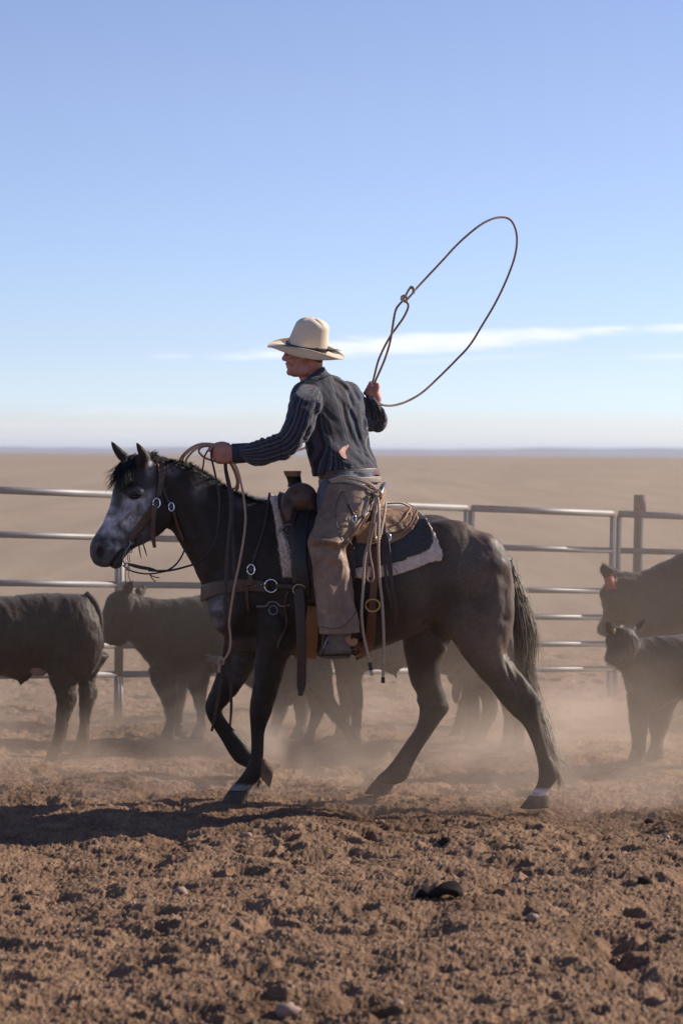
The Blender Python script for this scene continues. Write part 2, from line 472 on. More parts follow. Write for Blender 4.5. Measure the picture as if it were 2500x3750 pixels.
# hills far away on the horizon
hm = simple("hill_soil", (0.12, 0.11, 0.09), (0.08, 0.08, 0.06), 0.001, 0.95, bstr=0)
def hills():
    xs = np.linspace(-9000, 9000, 220); rows = []
    Yb = 21000
    h = 62 + 18 * vnoise(xs * 0.0006, xs * 0, 3) + 9 * vnoise(xs * 0.002, xs * 0, 4) + 0.004 * xs
    for k, (dy, s) in enumerate(((-1500, 0.0), (-700, 0.55), (0, 1.0), (900, 0.8), (2500, 0.0))):
        rows.append(np.stack([xs, np.full_like(xs, Yb + dy), h * s - 1], 1))
    return M().add(np.vstack(rows), grid_faces(5, len(xs), False))
mk("hills", hills(), hm, kind="structure")

# ------------------------------------------------------------------ air
def box_vol(name, lo, hi, color, dens, aniso=0.0, label=None):
    m = bpy.data.materials.new(name + "_air"); m.use_nodes = True; t = m.node_tree
    t.nodes.remove(t.nodes["Principled BSDF"])
    v = N_(t, "ShaderNodeVolumePrincipled"); v.inputs['Color'].default_value = (*color, 1)
    v.inputs['Density'].default_value = dens; v.inputs['Anisotropy'].default_value = aniso
    t.links.new(v.outputs[0], t.nodes["Material Output"].inputs['Volume'])
    lo = np.array(lo, float); hi = np.array(hi, float)
    return mk(name, box((lo + hi) / 2, hi - lo), m, kind="stuff", smooth=False, label=label)
HAZE = box_vol("haze", (-30000, -200, -3), (30000, 31000, 110), (0.50, 0.68, 1.0), 3.4e-5)

# ------------------------------------------------------------------ fence
steel = simple("galvanised_pipe", (0.24, 0.235, 0.24), (0.17, 0.16, 0.16), 6, 0.55, 0.25, 0.2, 0.001)
rusty = simple("weathered_post", (0.10, 0.085, 0.075), (0.06, 0.05, 0.045), 10, 0.8, 0.0, 0.4, 0.003)
_t = steel.node_tree; _b = _t.nodes["Principled BSDF"]; _src = _b.inputs['Base Color'].links[0].from_socket
_t.links.new(mixc(_t, ramp(_t, noise_(_t, 2.2, 6, .7), (.54, 0), (.68, .75)), _src, (.16, .105, .08)), _b.inputs['Base Color'])
def fy(x): return 3.2 + (5.6 - 3.2) * (x / 2500.0)
RAILS = [(-200, 1787, 2700, 1899), (-200, 1952, 2700, 2028), (-200, 2132, 2700, 2171), (-200, 2252, 2700, 2262), (-200, 2366, 2700, 2356), (-200, 2477, 2700, 2443)]
def rail_y(k, x):
    x0, y0, x1, y1 = RAILS[k]; return y0 + (y1 - y0) * (x - x0) / (x1 - x0)
PANELS = [(-200, 436, "left of the horse's head"), (436, 1712, "behind the horse and rider"), (1722, 2247, "with the narrow span right of the horse's tail"), (2260, 2760, "behind the big cow")]
def pipe(a, b, r): return tube([a, b], r, 12, 1)
for i, (xa, xb, where) in enumerate(PANELS):
    a = P(xa, rail_y(5, xa), fy(xa)); b = P(xb, rail_y(5, xb), fy(xb))
    f = thing("pipe_fence", tuple((a + b) / 2 * [1, 1, 0]), "grey steel pipe fence section " + where, "fence", "steel pipe fence sections round the pen")
    for k in range(6):
        if i <= 1 and k == 3 and False: continue
        ks = k
        y0, y1 = rail_y(k, xa), rail_y(k, xb)
        mk("rail", pipe(P(xa + 6, y0, fy(xa)), P(xb - 6, y1, fy(xb)), 0.021 if k else 0.024), steel, f)
    for x in (xa + 5, xb - 5):
        lean = -14 if x > 1500 else 0
        mk("upright", pipe(P(x, rail_y(0, x) + 6, fy(x)), P(x + lean, rail_y(5, x) + (60 if i == 0 and False else 8), fy(x)), 0.019), steel, f)
        g = P(x + lean, rail_y(5, x), fy(x))
        mk("foot", pipe(g, np.array([g[0], g[1], -0.04]), 0.019), steel, f)
p0 = P(436, 2040, 3.75)
o = mk("fence_post", tube([np.array([p0[0], p0[1], -0.1]), P(440, 1900, 3.75)], 0.03, 12, 1), steel, label="square set steel post behind the grey horse's muzzle", cat_="post"); place(o)
pt = P(2342, 1815, 6.2); pb = np.array([P(2334, 2100, 6.2)[0] - 0.02, 6.2, -0.1])
pc = thing("fence_post", tuple(pb * [1, 1, 0]), "brown wooden fence post standing taller than the rails at right", "post")
mk("shaft", tube([pb, pt], 0.040, 14, 1), rusty, pc)
mk("cap", tube([P(2341, 1872, 6.2), P(2342, 1812, 6.2)], 0.048, 14, 1), rusty, pc)
# ------------------------------------------------------------------ the horse
YH = rad(17)                       # the head turns a little towards the camera
HORSE_LOC = (P(1270, 2942)[0], 0.0, 0.0)
horse = thing("horse", HORSE_LOC, "dark dappled grey horse with pale face, saddled and ridden, walking left", "horse")

def head_depth(x):                 # depth of the head's mid plane at photo x
    return -max(0.0, (600 - x)) / 738.0 * math.tan(YH) * 1.05
def build_horse():
    m = M()
    D = lambda *pp: [tuple(zD((a, b), (c, d))) for a, b, c, d in pp]
    # trunk
    m.join(lpx(D((472, 1330, 492, 1400), (482, 1300, 508, 1448), (505, 1250, 530, 1490), (560, 1175, 580, 1502),
                 (612, 1146, 640, 1504), (650, 1152, 690, 1506), (720, 1172, 740, 1506), (790, 1186, 800, 1506), (860, 1193, 862, 1494),
                 (920, 1190, 920, 1470), (970, 1181, 975, 1448), (1010, 1183, 1020, 1436), (1060, 1205, 1060, 1450),
                 (1105, 1240, 1100, 1480), (1140, 1275, 1130, 1480), (1160, 1303, 1150, 1450), (1172, 1345, 1165, 1420)),
               0.0, [.07, .115, .165, .20, .185, .20, .25, .285, .29, .28, .265, .265, .275, .255, .21, .15, .07], p=2.1, seg=40))
    # barrel bulk a little lower than the spine, withers ridge
    m.join(ell(P(*zD((610, 1240))[0]), (0.20, 0.12, 0.20)))
    # chest and shoulders
    for s in (-1, 1):
        m.join(ell(P(*zD((522, 1392))[0], s * 0.085), (0.10, 0.095, 0.15)))
        m.join(ell(P(*zD((605, 1350))[0], s * 0.145), (0.15, 0.075, 0.28)))
        m.join(ell(P(*zD((640, 1455))[0], s * 0.15), (0.10, 0.075, 0.15)))
        m.join(ell(P(*zD((700, 1320))[0], s * 0.19), (0.16, 0.07, 0.24)))
        # croup / point of hip
        m.join(ell(P(*zD((1030, 1250))[0], s * 0.15), (0.17, 0.085, 0.13)))
        m.join(ell(P(*zD((1105, 1330))[0], s * 0.145), (0.155, 0.12, 0.24)))
    # neck
    m.join(lpx([((545, 1690), (560, 1890)), ((600, 1672), (600, 1930)), ((660, 1690), (636, 1952)), ((722, 1708), (668, 2010)),
                ((800, 1756), (705, 2078)), ((880, 1808), (738, 2150)), ((940, 1836), (760, 2220)), ((1000, 1850), (800, 2290))],
               0.0, [.05, .075, .082, .095, .115, .145, .165, .17], p=1.9, seg=32))
    # head
    H = pairs(z1, (70, 1085, 112, 1160), (66, 1012, 190, 1183), (100, 935, 290, 1180), (150, 862, 345, 1110), (187, 785, 420, 1035),
              (222, 700, 505, 992), (244, 620, 590, 940), (256, 545, 660, 893), (285, 455, 705, 830), (335, 350, 716, 730), (420, 300, 708, 610), (540, 275, 700, 470))
    Ys = [head_depth((a[0] + b[0]) / 2) for a, b in H]
    m.join(lpx(H, Ys, [.030, .047, .056, .054, .052, .057, .066, .078, .085, .082, .075, .06], th=YH, p=2.15, seg=32))
    def hp(x, y, off):           # point on head, off = towards the camera from its mid plane
        (px, py), = z1((x, y)); Y = head_depth(px)
        p = P(px, py, Y); return p + np.array([math.sin(YH), -math.cos(YH), 0]) * off
    for s in (1, -1):
        m.join(ell(hp(610, 740, s * .055), (.075, .038, .085)))      # jowl
        m.join(ell(hp(420, 560, s * .066), (.050, .030, .034)))      # brow / eye socket
        m.join(tube([hp(430, 640, s * .068), hp(360, 720, s * .060), hp(300, 800, s * .050)], [.018, .014, .008], 10))  # facial crest
        m.join(ell(hp(140, 1030, s * .042), (.026, .020, .036)))      # nostril rim
    m.join(ell(hp(280, 1150, 0), (.036, .036, .026)))             # chin
    m.join(ell(hp(480, 330, 0), (.045, .055, .05)))
    # ears
    def ear(pts, rr, dr):
        m2 = tube(pts, rr, 14, 5)
        return m2
    m.join(tube([hp(505, 345, .040), hp(500, 290, .050), hp(462, 215, .056), hp(424, 152, .056)], [.026, .028, .020, .003], 14, 5))
    m.join(tube([hp(420, 330, -.060), hp(360, 270, -.070), hp(305, 205, -.074), hp(266, 146, -.076)], [.026, .027, .018, .003], 14, 5))
    # near fore (planted)
    m.join(lpx(pairs(z5, (560, 20, 930, 60), (580, 200, 885, 220), (582, 330, 850, 340), (582, 450, 815, 455), (568, 600, 765, 600), (553, 700, 735, 700), (551, 765, 718, 765),
                     (556, 840, 690, 830), (561, 920, 668, 905), (563, 1010, 662, 1000), (556, 1095, 659, 1090), (527, 1170, 652, 1185), (478, 1245, 634, 1255),
                     (425, 1305, 580, 1310), (390, 1345, 555, 1352)), -0.13,
               [.09, .085, .078, .07, .055, .05, .047, .036, .030, .028, .031, .037, .036, .034, .042], p=2.1))
    # far fore (lifted, bent back)
    m.join(lpx(pairs(z5, (330, 200, 640, 240), (325, 330, 600, 360), (300, 440, 572, 445), (255, 575, 455, 600), (214, 680, 385, 688), (222, 770, 342, 738), (275, 868, 377, 812),
                     (338, 968, 442, 890), (395, 1068, 525, 990), (450, 1135, 562, 1040), (520, 1172, 612, 1072), (590, 1215, 648, 1105), (635, 1240, 668, 1110)), 0.13,
               [.08, .075, .068, .052, .048, .042, .030, .027, .029, .036, .032, .030, .036], p=2.1))
    # near hind (stretched back)
    m.join(lpx(pairs(z4, (430, 560, 880, 560), (400, 760, 945, 720), (410, 950, 957, 900), (450, 1120, 950, 1040), (520, 1215, 925, 1160), (610, 1325, 902, 1255), (735, 1465, 985, 1385), (832, 1595, 1085, 1520),
                     (915, 1690, 1128, 1600), (1000, 1768, 1133, 1695), (1048, 1850, 1160, 1795), (1087, 1950, 1193, 1900), (1110, 2040, 1216, 2005),
                     (1118, 2115, 1252, 2095), (1108, 2195, 1250, 2165), (1075, 2250, 1192, 2240), (1050, 2280, 1190, 2285)),
               [-.13, -.13, -.13, -.13, -.13, -.13, -.13, -.14, -.14, -.14, -.14, -.14, -.14, -.14, -.14, -.14, -.14],
               [.11, .13, .13, .12, .11, .09, .065, .052, .048, .040, .032, .029, .031, .038, .038, .036, .042], p=2.1, seg=28))
    # far hind (forward)
    m.join(lpx(pairs(z4, (160, 940, 560, 940), (135, 1090, 520, 1130), (150, 1240, 470, 1240), (176, 1340, 428, 1330), (200, 1460, 420, 1450), (245, 1570, 450, 1560), (264, 1680, 478, 1655), (238, 1790, 425, 1735),
                     (170, 1890, 350, 1845), (95, 2000, 280, 1950), (28, 2085, 218, 2065), (-25, 2130, 170, 2165), (-60, 2170, 90, 2205)), 0.15,
               [.12, .12, .11, .095, .08, .06, .05, .044, .032, .029, .037, .037, .036], p=2.1))
    return remesh(m, 0.0075, 3, 0.5)

def soft(me, wfun, it, fac=0.5):
    """extra smoothing of a mesh where wfun(co, px) says so"""
    c_, _ = mesh_np(me); w_ = np.clip(wfun(c_, PX(c_)), 0, 1)[:, None] * fac
    ne = len(me.edges); e = np.zeros(ne * 2, np.int32); me.edges.foreach_get("vertices", e); e = e.reshape(-1, 2)
    deg = np.bincount(e.ravel(), minlength=len(c_)).astype(float)[:, None]
    def lap(c0):
        s_ = np.zeros_like(c0)
        for k in range(3):
            s_[:, k] = np.bincount(e[:, 0], c0[e[:, 1], k], len(c0)) + np.bincount(e[:, 1], c0[e[:, 0], k], len(c0))
        return s_ / deg - c0
    for i in range(it):
        c_ = c_ + w_ * lap(c_)
        if i % 2: c_ = c_ - w_ * 0.93 * lap(c_)     # Taubin step: no shrinking
    for i in range(4): c_ = c_ + w_ * lap(c_)
    set_co(me, c_)

hme = build_horse()
def _w(c_, p_):
    inhead = np.clip((p_[:, 0] - 640) / 60, 0, 1)
    up_ = np.clip((c_[:, 2] - 0.62) / 0.12, 0, 1)
    return inhead * up_
soft(hme, _w, 90, 0.6)
co, nn = mesh_np(hme)
px = PX(co)
def near_px(zf, x, y, r):     # distance in px units of r from a photo spot
    (a, b), = zf((x, y)); return np.hypot(px[:, 0] - a, px[:, 1] - b) / r
cam_side = nn[:, 1] < 0.25
# nostril, mouth, ear hollows, muscle lines: pressed in along the normal
def press(zf, x, y, rx, ry, depth, ang=0.0, side=True):
    (a, b), = zf((x, y)); dx = px[:, 0] - a; dy = px[:, 1] - b
    c, s = math.cos(ang), math.sin(ang)
    e = np.exp(-(((dx * c + dy * s) / rx) ** 2 + ((-dx * s + dy * c) / ry) ** 2))
    if side: e = e * cam_side
    global co
    co = co - nn * (e * depth)[:, None]
    return e
e_nos = press(z1, 146, 1050, 13, 22, .016, ang=-0.2)
def line_mask(pts, wdt):
    pts = cat(np.array(pts, float), 6); dmin = np.full(len(px), 1e9)
    for a, b in zip(pts[:-1], pts[1:]):
        ab = b - a; t = np.clip(((px - a) @ ab) / (ab @ ab), 0, 1)
        dmin = np.minimum(dmin, np.hypot(*(px - a - t[:, None] * ab).T))
    return np.exp(-(dmin / wdt) ** 2) * cam_side
e_m = line_mask(z1((228, 1182), (262, 1130), (300, 1075), (340, 1030)), 5); co = co - nn * (e_m * .006)[:, None]
for pts, wd_, dp in ((z4((340, 1050), (430, 1130), (520, 1240)), 16, .008), (z4((640, 660), (560, 560), (430, 420)), 30, -.004), (z4((890, 1240), (960, 1400), (1000, 1520)), 12, .007),
                     (z4((760, 700), (800, 900), (830, 1100)), 40, .008), (z4((330, 620), (320, 800), (330, 1000)), 40, .006),
                     (z5((600, 0), (580, 150), (540, 260)), 14, .006), (z5((590, 450), (600, 600)), 10, .003), (z5((650, 870), (640, 1000), (640, 1100)), 6, .004),
                     (z1((560, 560), (600, 700), (560, 850)), 14, .003), (z1((330, 600), (380, 680), (300, 830)), 12, .002), (z4((1130, 1640), (1150, 1800), (1210, 2000)), 7, .005),
                     (z4((300, 1060), (350, 1050), (420, 1140), (500, 1220)), 10, .012), (z4((930, 1180), (890, 1300), (930, 1450), (985, 1560)), 9, .008), (z4((560, 1000), (640, 1180), (760, 1380)), 34, -.007),
                     (z4((870, 700), (900, 860), (890, 1020)), 22, .008), (z4((520, 420), (600, 520), (700, 640)), 36, -.006), (z4((1010, 1560), (1060, 1640), (1060, 1740)), 9, .004),
                     (zc((560, 900), (600, 1050), (580, 1200)), 26, .010), (zc((800, 980), (860, 1120), (880, 1250)), 30, -.008), (zc((480, 900), (420, 1050), (430, 1180)), 22, -.008),
                     (z1((900, 560), (1000, 800), (1060, 1000), (1040, 1200)), 26, -.006), (z1((760, 560), (860, 760), (960, 1000)), 20, .006), (z5((700, 260), (690, 420), (660, 560)), 16, -.005),
                     (z5((600, 640), (630, 700), (640, 760)), 10, -.004), (z4((250, 1600), (330, 1640), (420, 1640)), 10, -.004)):
    co = co - nn * (line_mask(pts, wd_) * dp * 1.5)[:, None]
co = co + nn * (0.0042 * (fbm(co[:, 0] + co[:, 1], co[:, 2], 9, 3, 77)))[:, None] * (co[:, 2] > 0.5)[:, None]
set_co(hme, co)
# coat colour: 0 black .. 1 pale grey, sun patches on the neck painted in
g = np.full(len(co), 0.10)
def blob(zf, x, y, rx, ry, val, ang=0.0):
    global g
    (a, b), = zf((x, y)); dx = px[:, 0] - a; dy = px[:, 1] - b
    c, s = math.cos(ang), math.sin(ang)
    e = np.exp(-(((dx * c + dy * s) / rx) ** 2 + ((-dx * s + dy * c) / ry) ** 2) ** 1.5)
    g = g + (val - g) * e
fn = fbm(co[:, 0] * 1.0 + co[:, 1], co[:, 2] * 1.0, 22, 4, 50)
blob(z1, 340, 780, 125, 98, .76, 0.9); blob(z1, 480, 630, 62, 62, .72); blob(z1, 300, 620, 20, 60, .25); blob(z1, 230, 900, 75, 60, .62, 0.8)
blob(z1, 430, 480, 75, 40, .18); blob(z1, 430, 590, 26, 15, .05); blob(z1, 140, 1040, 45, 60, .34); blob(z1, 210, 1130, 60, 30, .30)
blob(z1, 560, 370, 18, 40, .6); blob(z1, 740, 390, 30, 22, .38); blob(z1, 960, 540, 30, 50, .34); blob(z1, 1300, 660, 40, 25, .25)  # pale spots on the upper neck: sunlight painted into the hair colour
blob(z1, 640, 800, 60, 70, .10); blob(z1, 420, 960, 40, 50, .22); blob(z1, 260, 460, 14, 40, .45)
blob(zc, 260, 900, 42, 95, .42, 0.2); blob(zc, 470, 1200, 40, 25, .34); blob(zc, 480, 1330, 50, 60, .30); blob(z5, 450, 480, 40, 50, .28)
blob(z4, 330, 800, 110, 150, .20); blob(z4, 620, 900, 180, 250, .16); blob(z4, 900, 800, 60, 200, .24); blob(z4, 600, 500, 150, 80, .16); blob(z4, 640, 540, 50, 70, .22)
g = g + .05 * np.clip(fbm(co[:, 0] + co[:, 1] * .5, co[:, 2], 9, 2, 140), 0, 1) * (px[:, 0] > 1000) * (px[:, 1] < 2600)
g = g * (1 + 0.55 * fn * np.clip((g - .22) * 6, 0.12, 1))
low = np.clip((0.62 - co[:, 2]) / 0.2, 0, 1) * (px[:, 1] > 2300)
g = g * (1 - low) + 0.045 * low
# white socks: near fore and near hind coronets
for (zf, x, y) in ((z5, 480, 1335), (z4, 1120, 2262)):
    (a, b), = zf((x, y)); e = np.exp(-((px[:, 0] - a) / 75) ** 4 - ((px[:, 1] - b) / 17) ** 4) * (co[:, 1] < 0.02)
    g = g + ((0.50 if x < 600 else 1.0) - g) * np.clip(e * (1.2 + .5 * fn), 0, 1)
g = np.maximum(g - 0.6 * e_nos - 0.4 * e_m, 0.0)
set_attr(hme, "coat_and_sun", np.clip(g, 0, 1))
dusty = np.clip((px[:, 0] - 1350) / 450, 0, 1) * np.clip((co[:, 2] - .55) / .3, 0, 1) * (.8 + .7 * fbm(co[:, 0], co[:, 2], 3.5, 4, 88)) + .13
set_attr(hme, "dusty", np.clip(dusty, 0, 1))

hmat, t, b = newmat("horse_coat")
at = N_(t, "ShaderNodeAttribute"); at.attribute_name = "coat_and_sun"
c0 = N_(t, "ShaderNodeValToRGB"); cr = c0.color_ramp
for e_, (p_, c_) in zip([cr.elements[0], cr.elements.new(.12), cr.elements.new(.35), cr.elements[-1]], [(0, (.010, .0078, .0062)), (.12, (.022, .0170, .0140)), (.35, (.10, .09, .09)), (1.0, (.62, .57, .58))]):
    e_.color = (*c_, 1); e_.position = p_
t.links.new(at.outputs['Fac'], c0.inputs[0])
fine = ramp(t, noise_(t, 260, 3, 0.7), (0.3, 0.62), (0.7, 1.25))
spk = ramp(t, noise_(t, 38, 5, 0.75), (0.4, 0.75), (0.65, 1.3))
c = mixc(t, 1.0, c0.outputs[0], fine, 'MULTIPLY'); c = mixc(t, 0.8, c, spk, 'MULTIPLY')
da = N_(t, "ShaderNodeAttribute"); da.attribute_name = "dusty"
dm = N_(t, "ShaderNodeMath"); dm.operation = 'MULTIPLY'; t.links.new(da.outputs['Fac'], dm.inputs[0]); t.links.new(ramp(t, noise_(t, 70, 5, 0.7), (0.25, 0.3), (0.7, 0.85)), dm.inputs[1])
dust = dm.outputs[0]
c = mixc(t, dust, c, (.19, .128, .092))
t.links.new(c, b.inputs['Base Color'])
b.inputs['Roughness'].default_value = 0.45; b.inputs['Specular IOR Level'].default_value = 0.17
b.inputs['Sheen Weight'].default_value = 0.03; b.inputs['Sheen Roughness'].default_value = 0.4
t.links.new(ramp(t, noise_(t, 9, 5, 0.65), (0.35, 0.36), (0.65, 0.62)), b.inputs['Roughness'])
bump(t, b, noise_(t, 150, 5, 0.8, stretch=(.5, 1, 1)), 0.55, 0.003)
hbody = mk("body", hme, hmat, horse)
HB = None
def fix_origin(): pass
_co, _ = mesh_np(hme)
_ho = np.array(HORSE_LOC)
HB = BVHTree.FromPolygons([Vector(c_ + _ho) for c_ in _co], [tuple(p_.vertices) for p_ in hme.polygons])

def cast(x, y, bvh=None, dflt=0.0):
    """photo pixel -> first point on the surface seen there, with normal"""
    tgt = P(x, y, 0.0); d = Vector(tgt - CAM).normalized()
    h = (bvh or HB).ray_cast(Vector(CAM), d)
    if h[0] is None: return P(x, y, dflt), np.array([0, -1.0, 0])
    return np.array(h[0]), np.array(h[1])

horn = simple("hoof_horn", (.15, .095, .06), (.075, .048, .033), 20, .75, bstr=.3, spec=.12)
palehorn = simple("pale_hoof", (.115, .088, .072), (.06, .046, .038), 20, .75, bstr=.3, spec=.12)
# hooves: cone-like, coronet ring to sole ring
def hoof(top, sole, Y, wt, wb, mat, th=0.0):
    prs = [top, tuple(((np.array(top[k]) * .5 + np.array(sole[k]) * .5)) for k in (0, 1)), sole]
    prs = [tuple(map(tuple, q_)) for q_ in prs]
    m = lpx(prs, Y, [wt, (wt + wb) / 2, wb], p=2.3, up=3)
    return mk("hoof", m, mat, horse)
hoof(tuple(z5((388, 1350), (556, 1356))), tuple(z5((318, 1462), (512, 1482))), -.13, .042, .056, palehorn)
hoof(tuple(z5((622, 1232), (664, 1100))), tuple(z5((705, 1332), (742, 1185))), .13, .036, .052, horn)
hoof(tuple(z4((1048, 2284), (1192, 2286))), tuple(z4((985, 2368), (1196, 2362))), -.14, .042, .056, palehorn)
hoof(tuple(z4((-62, 2172), (84, 2200))), tuple(z4((-130, 2262), (58, 2266))), .15, .038, .052, horn)

# eye
eyeblack, t, b = newmat("eye_black"); b.inputs['Base Color'].default_value = (.008, .006, .006, 1); b.inputs['Roughness'].default_value = .08
ep, en = cast(*z1((437, 598))[0])
mk("eye", ell(ep + np.array([0, .011, -.002]), (.021, .016, .012)), eyeblack, horse)
lids = M()
up_ = [cast(*q_)[0] + np.array([0, -.004, 0]) for q_ in z1((385, 603), (405, 588), (440, 578), (470, 580), (488, 590))]
lo_ = [cast(*q_)[0] + np.array([0, -.002, 0]) for q_ in z1((388, 606), (415, 618), (450, 616), (486, 594))]
lids.join(tube(up_, [.002, .005, .006, .005, .002], 8)); lids.join(tube(lo_, [.002, .0035, .0035, .002], 8))
_lid = simple("dark_skin", (.018, .016, .016), rough=.5)
mk("eyelid", lids, _lid, horse)
# brand on the shoulder
brandm = simple("freeze_brand_hair", (.22, .20, .20), (.12, .11, .11), 90, .7, bstr=.2)
def brand_line(pts, wd_):
    q_ = cat(np.array(pts, float), 6); c_ = []; n_ = []
    for a_, b_ in q_:
        h_, k_ = cast(a_, b_); c_.append(h_ - np.array([0, .0012, 0])); n_.append(k_)
    return strap(c_, n_, wd_, .0015, 1)
bm_ = M()
bm_.join(brand_line(zc((625, 838), (680, 838), (722, 834)), .008))
bm_.join(brand_line(zc((722, 834), (740, 806), (775, 792), (812, 800), (838, 822), (852, 836)), .007))
bm_.join(brand_line(zc((852, 836), (895, 834), (946, 826)), .007))
_a = np.linspace(0, 2 * math.pi, 13)
bm_.join(brand_line([zc((785 + 40 * math.cos(k), 874 + 42 * math.sin(k)))[0] for k in _a], .006))
mk("brand_mark", bm_, brandm, horse)

# ---- hair
hair_dark = simple("dark_hair", (.020, .017, .016), (.01, .009, .009), 60, .45, bstr=0)
hair_tail, t, b = newmat("tail_hair")
b.inputs['Roughness'].default_value = .5
sp_ = N_(t, "ShaderNodeSeparateXYZ"); uvn = N_(t, "ShaderNodeUVMap"); t.links.new(uvn.outputs[0], sp_.inputs[0])
wn = N_(t, "ShaderNodeTexWhiteNoise"); wn.noise_dimensions = '1D'; t.links.new(sp_.outputs[0], wn.inputs['W'])
r1 = N_(t, "ShaderNodeValToRGB"); t.links.new(wn.outputs['Value'], r1.inputs[0])
for e_, c_ in zip([r1.color_ramp.elements[0], r1.color_ramp.elements.new(.5), r1.color_ramp.elements[-1]], [(.04, .03, .021), (.13, .10, .068), (.38, .31, .21)]):
    e_.color = (*c_, 1)
t.links.new(r1.outputs[0], b.inputs['Base Color'])

def strands(roots, paths, r0=.0012):
    """thin tapering 3-sided hairs along polylines"""
    m = M()
    for i, (p_) in enumerate(paths):
        p_ = np.asarray(p_, float); n = len(p_)
        T, Nn, Bn = frames(p_)
        r = (r0 * np.linspace(1, .25, n))[:, None]
        a = np.array([0, 2.1, 4.2])
        V = p_[:, None] + (Nn * r)[:, None] * np.cos(a)[None, :, None] + (Bn * r)[:, None] * np.sin(a)[None, :, None]
        m.add(V.reshape(-1, 3), grid_faces(n, 3, True), None, np.full((n * 3, 2), i * .6180339 % 1.0 + 0.001))
    return m
def lock(path, n, spread0, spread1, r0=.0013, jitter=.01, lenj=.2, seed=0, up=5):
    r = np.random.default_rng(seed); base = cat(np.array(path, float), up); out = []
    k = len(base); tt = np.linspace(0, 1, k)[:, None]
    for i in range(n):
        o0 = r.normal(0, 1, 3) * spread0; o1 = r.normal(0, 1, 3) * spread1
        wob = jitter * np.sin(tt * r.uniform(3, 8) + r.uniform(0, 6)) * r.normal(0, 1, 3)[None] * tt
        L = 1 - lenj * abs(r.normal(0, .6)); L = min(max(L, .35), 1.05)
        idx = np.linspace(0, (k - 1) * min(L, 1), k)
        b_ = np.stack([np.interp(idx, np.arange(k), base[:, j]) for j in range(3)], 1)
        out.append(b_ + o0 * (1 - tt) + o1 * tt + wob)
    return out
tail = []
T4 = lambda pts, Ys: [P(*q_, y_) for q_, y_ in zip(z4(*pts), Ys)]
tail += lock(T4([(893, 590), (925, 690), (975, 850), (1010, 1020), (1030, 1180), (1035, 1330)], [0] * 6), 420, .010, .030, seed=1, jitter=.012, lenj=.35)
tail += lock(T4([(885, 620), (930, 800), (965, 1000), (985, 1150), (1000, 1300), (1040, 1420), (1062, 1540)], [0, 0, .02, .03, .04, .05, .05]), 380, .014, .022, seed=2, jitter=.012)
tail += lock(T4([(930, 700), (1000, 860), (1050, 1010), (1075, 1120), (1062, 1240), (1055, 1380), (1078, 1520)], [0, 0, 0, 0, .02, .04, .05]), 300, .012, .016, seed=3, jitter=.012, lenj=.3)
tail += lock(T4([(1020, 1300), (1065, 1480), (1110, 1640), (1165, 1800), (1200, 1910), (1235, 1990), (1285, 2070)], [.04, .05, .05, .04, .02, -.02, -.03]), 90, .016, .022, seed=4, jitter=.01, lenj=.2)
tail += lock(T4([(1200, 1890), (1215, 1960), (1240, 2030), (1270, 2090), (1300, 2140)], [0, 0, -.06, -.08, -.08]), 26, .010, .022, seed=6, jitter=.01)
tail += lock(T4([(1040, 1000), (1080, 1100), (1098, 1180), (1100, 1260)], [0] * 4), 50, .010, .02, seed=5, jitter=.02, r0=.0007)
mk("tail", strands(None, tail, .0016), hair_tail, horse)
dock = tube(T4([(868, 575), (898, 640), (930, 780), (965, 950), (990, 1120), (1000, 1230)], [0] * 6), [.03, .032, .034, .034, .026, .008], 12)
mk("dock", dock, simple("dock_hair", (.05, .04, .03), (.025, .02, .016), 50, .6, stretch=(1, 1, .2)), horse)
# mane: short roached bristle along the crest plus forelock and wisps
mane = []; r = np.random.default_rng(5)
crest = cat(np.array(z1((585, 262), (700, 292), (800, 312), (905, 335), (985, 385), (1060, 430), (1130, 478), (1210, 528), (1290, 575), (1370, 612), (1450, 650), (1510, 650)), float), 8)
for i in range(6000):
    t_ = r.random() * (len(crest) - 1); k = int(t_); q_ = crest[k] * (1 - t_ + k) + crest[min(k + 1, len(crest) - 1)] * (t_ - k)
    Yr = r.normal(0, .014)
    h_ = .030 + .012 * math.sin(t_ * 1.7) * math.sin(t_ * .61)
    if t_ > 66: h_ += .012
    root = P(q_[0], q_[1] + 18 + abs(Yr) * 300, Yr)
    d_ = np.array([-.05 + r.normal(0, .15), r.normal(-.1, .3) + Yr * 12, 1.0]); d_ /= np.linalg.norm(d_)
    L = h_ * r.uniform(.55, 1.0) + .012
    mane.append(np.array([root, root + d_ * L * .5, root + d_ * L + np.array([.012 * r.normal() - .006, -.008, -.008])]))
mk("mane", strands(None, mane, .0014), hair_dark, horse)
fl = []
def hp2(x, y, off):
    (px_, py_), = z1((x, y)); Y = head_depth(px_); p = P(px_, py_, Y)
    return p + np.array([math.sin(YH), -math.cos(YH), 0]) * off
fl += lock([hp2(470, 300, 0), hp2(400, 330, .02), hp2(350, 420, .055), hp2(330, 500, .062), hp2(325, 590, .062)], 240, .014, .018, seed=8, jitter=.008, lenj=.5)
fl += lock([hp2(450, 300, -.02), hp2(360, 335, -.02), hp2(300, 400, .0), hp2(268, 470, .01), hp2(225, 550, .0)], 150, .012, .014, seed=9, jitter=.01, lenj=.4)
fl += lock([hp2(440, 310, .0), hp2(340, 360, 0), hp2(285, 430, .02), hp2(262, 520, .03)], 150, .016, .018, seed=10, jitter=.01, lenj=.4)
fl += lock([hp2(360, 320, 0), hp2(320, 350, 0), hp2(250, 395, -.02), hp2(200, 400, -.02)], 14, .01, .02, seed=12, r0=.0008)
fl += lock([hp2(600, 262, 0), hp2(560, 268, .01), hp2(520, 300, .03)], 120, .012, .014, seed=11, jitter=.01)
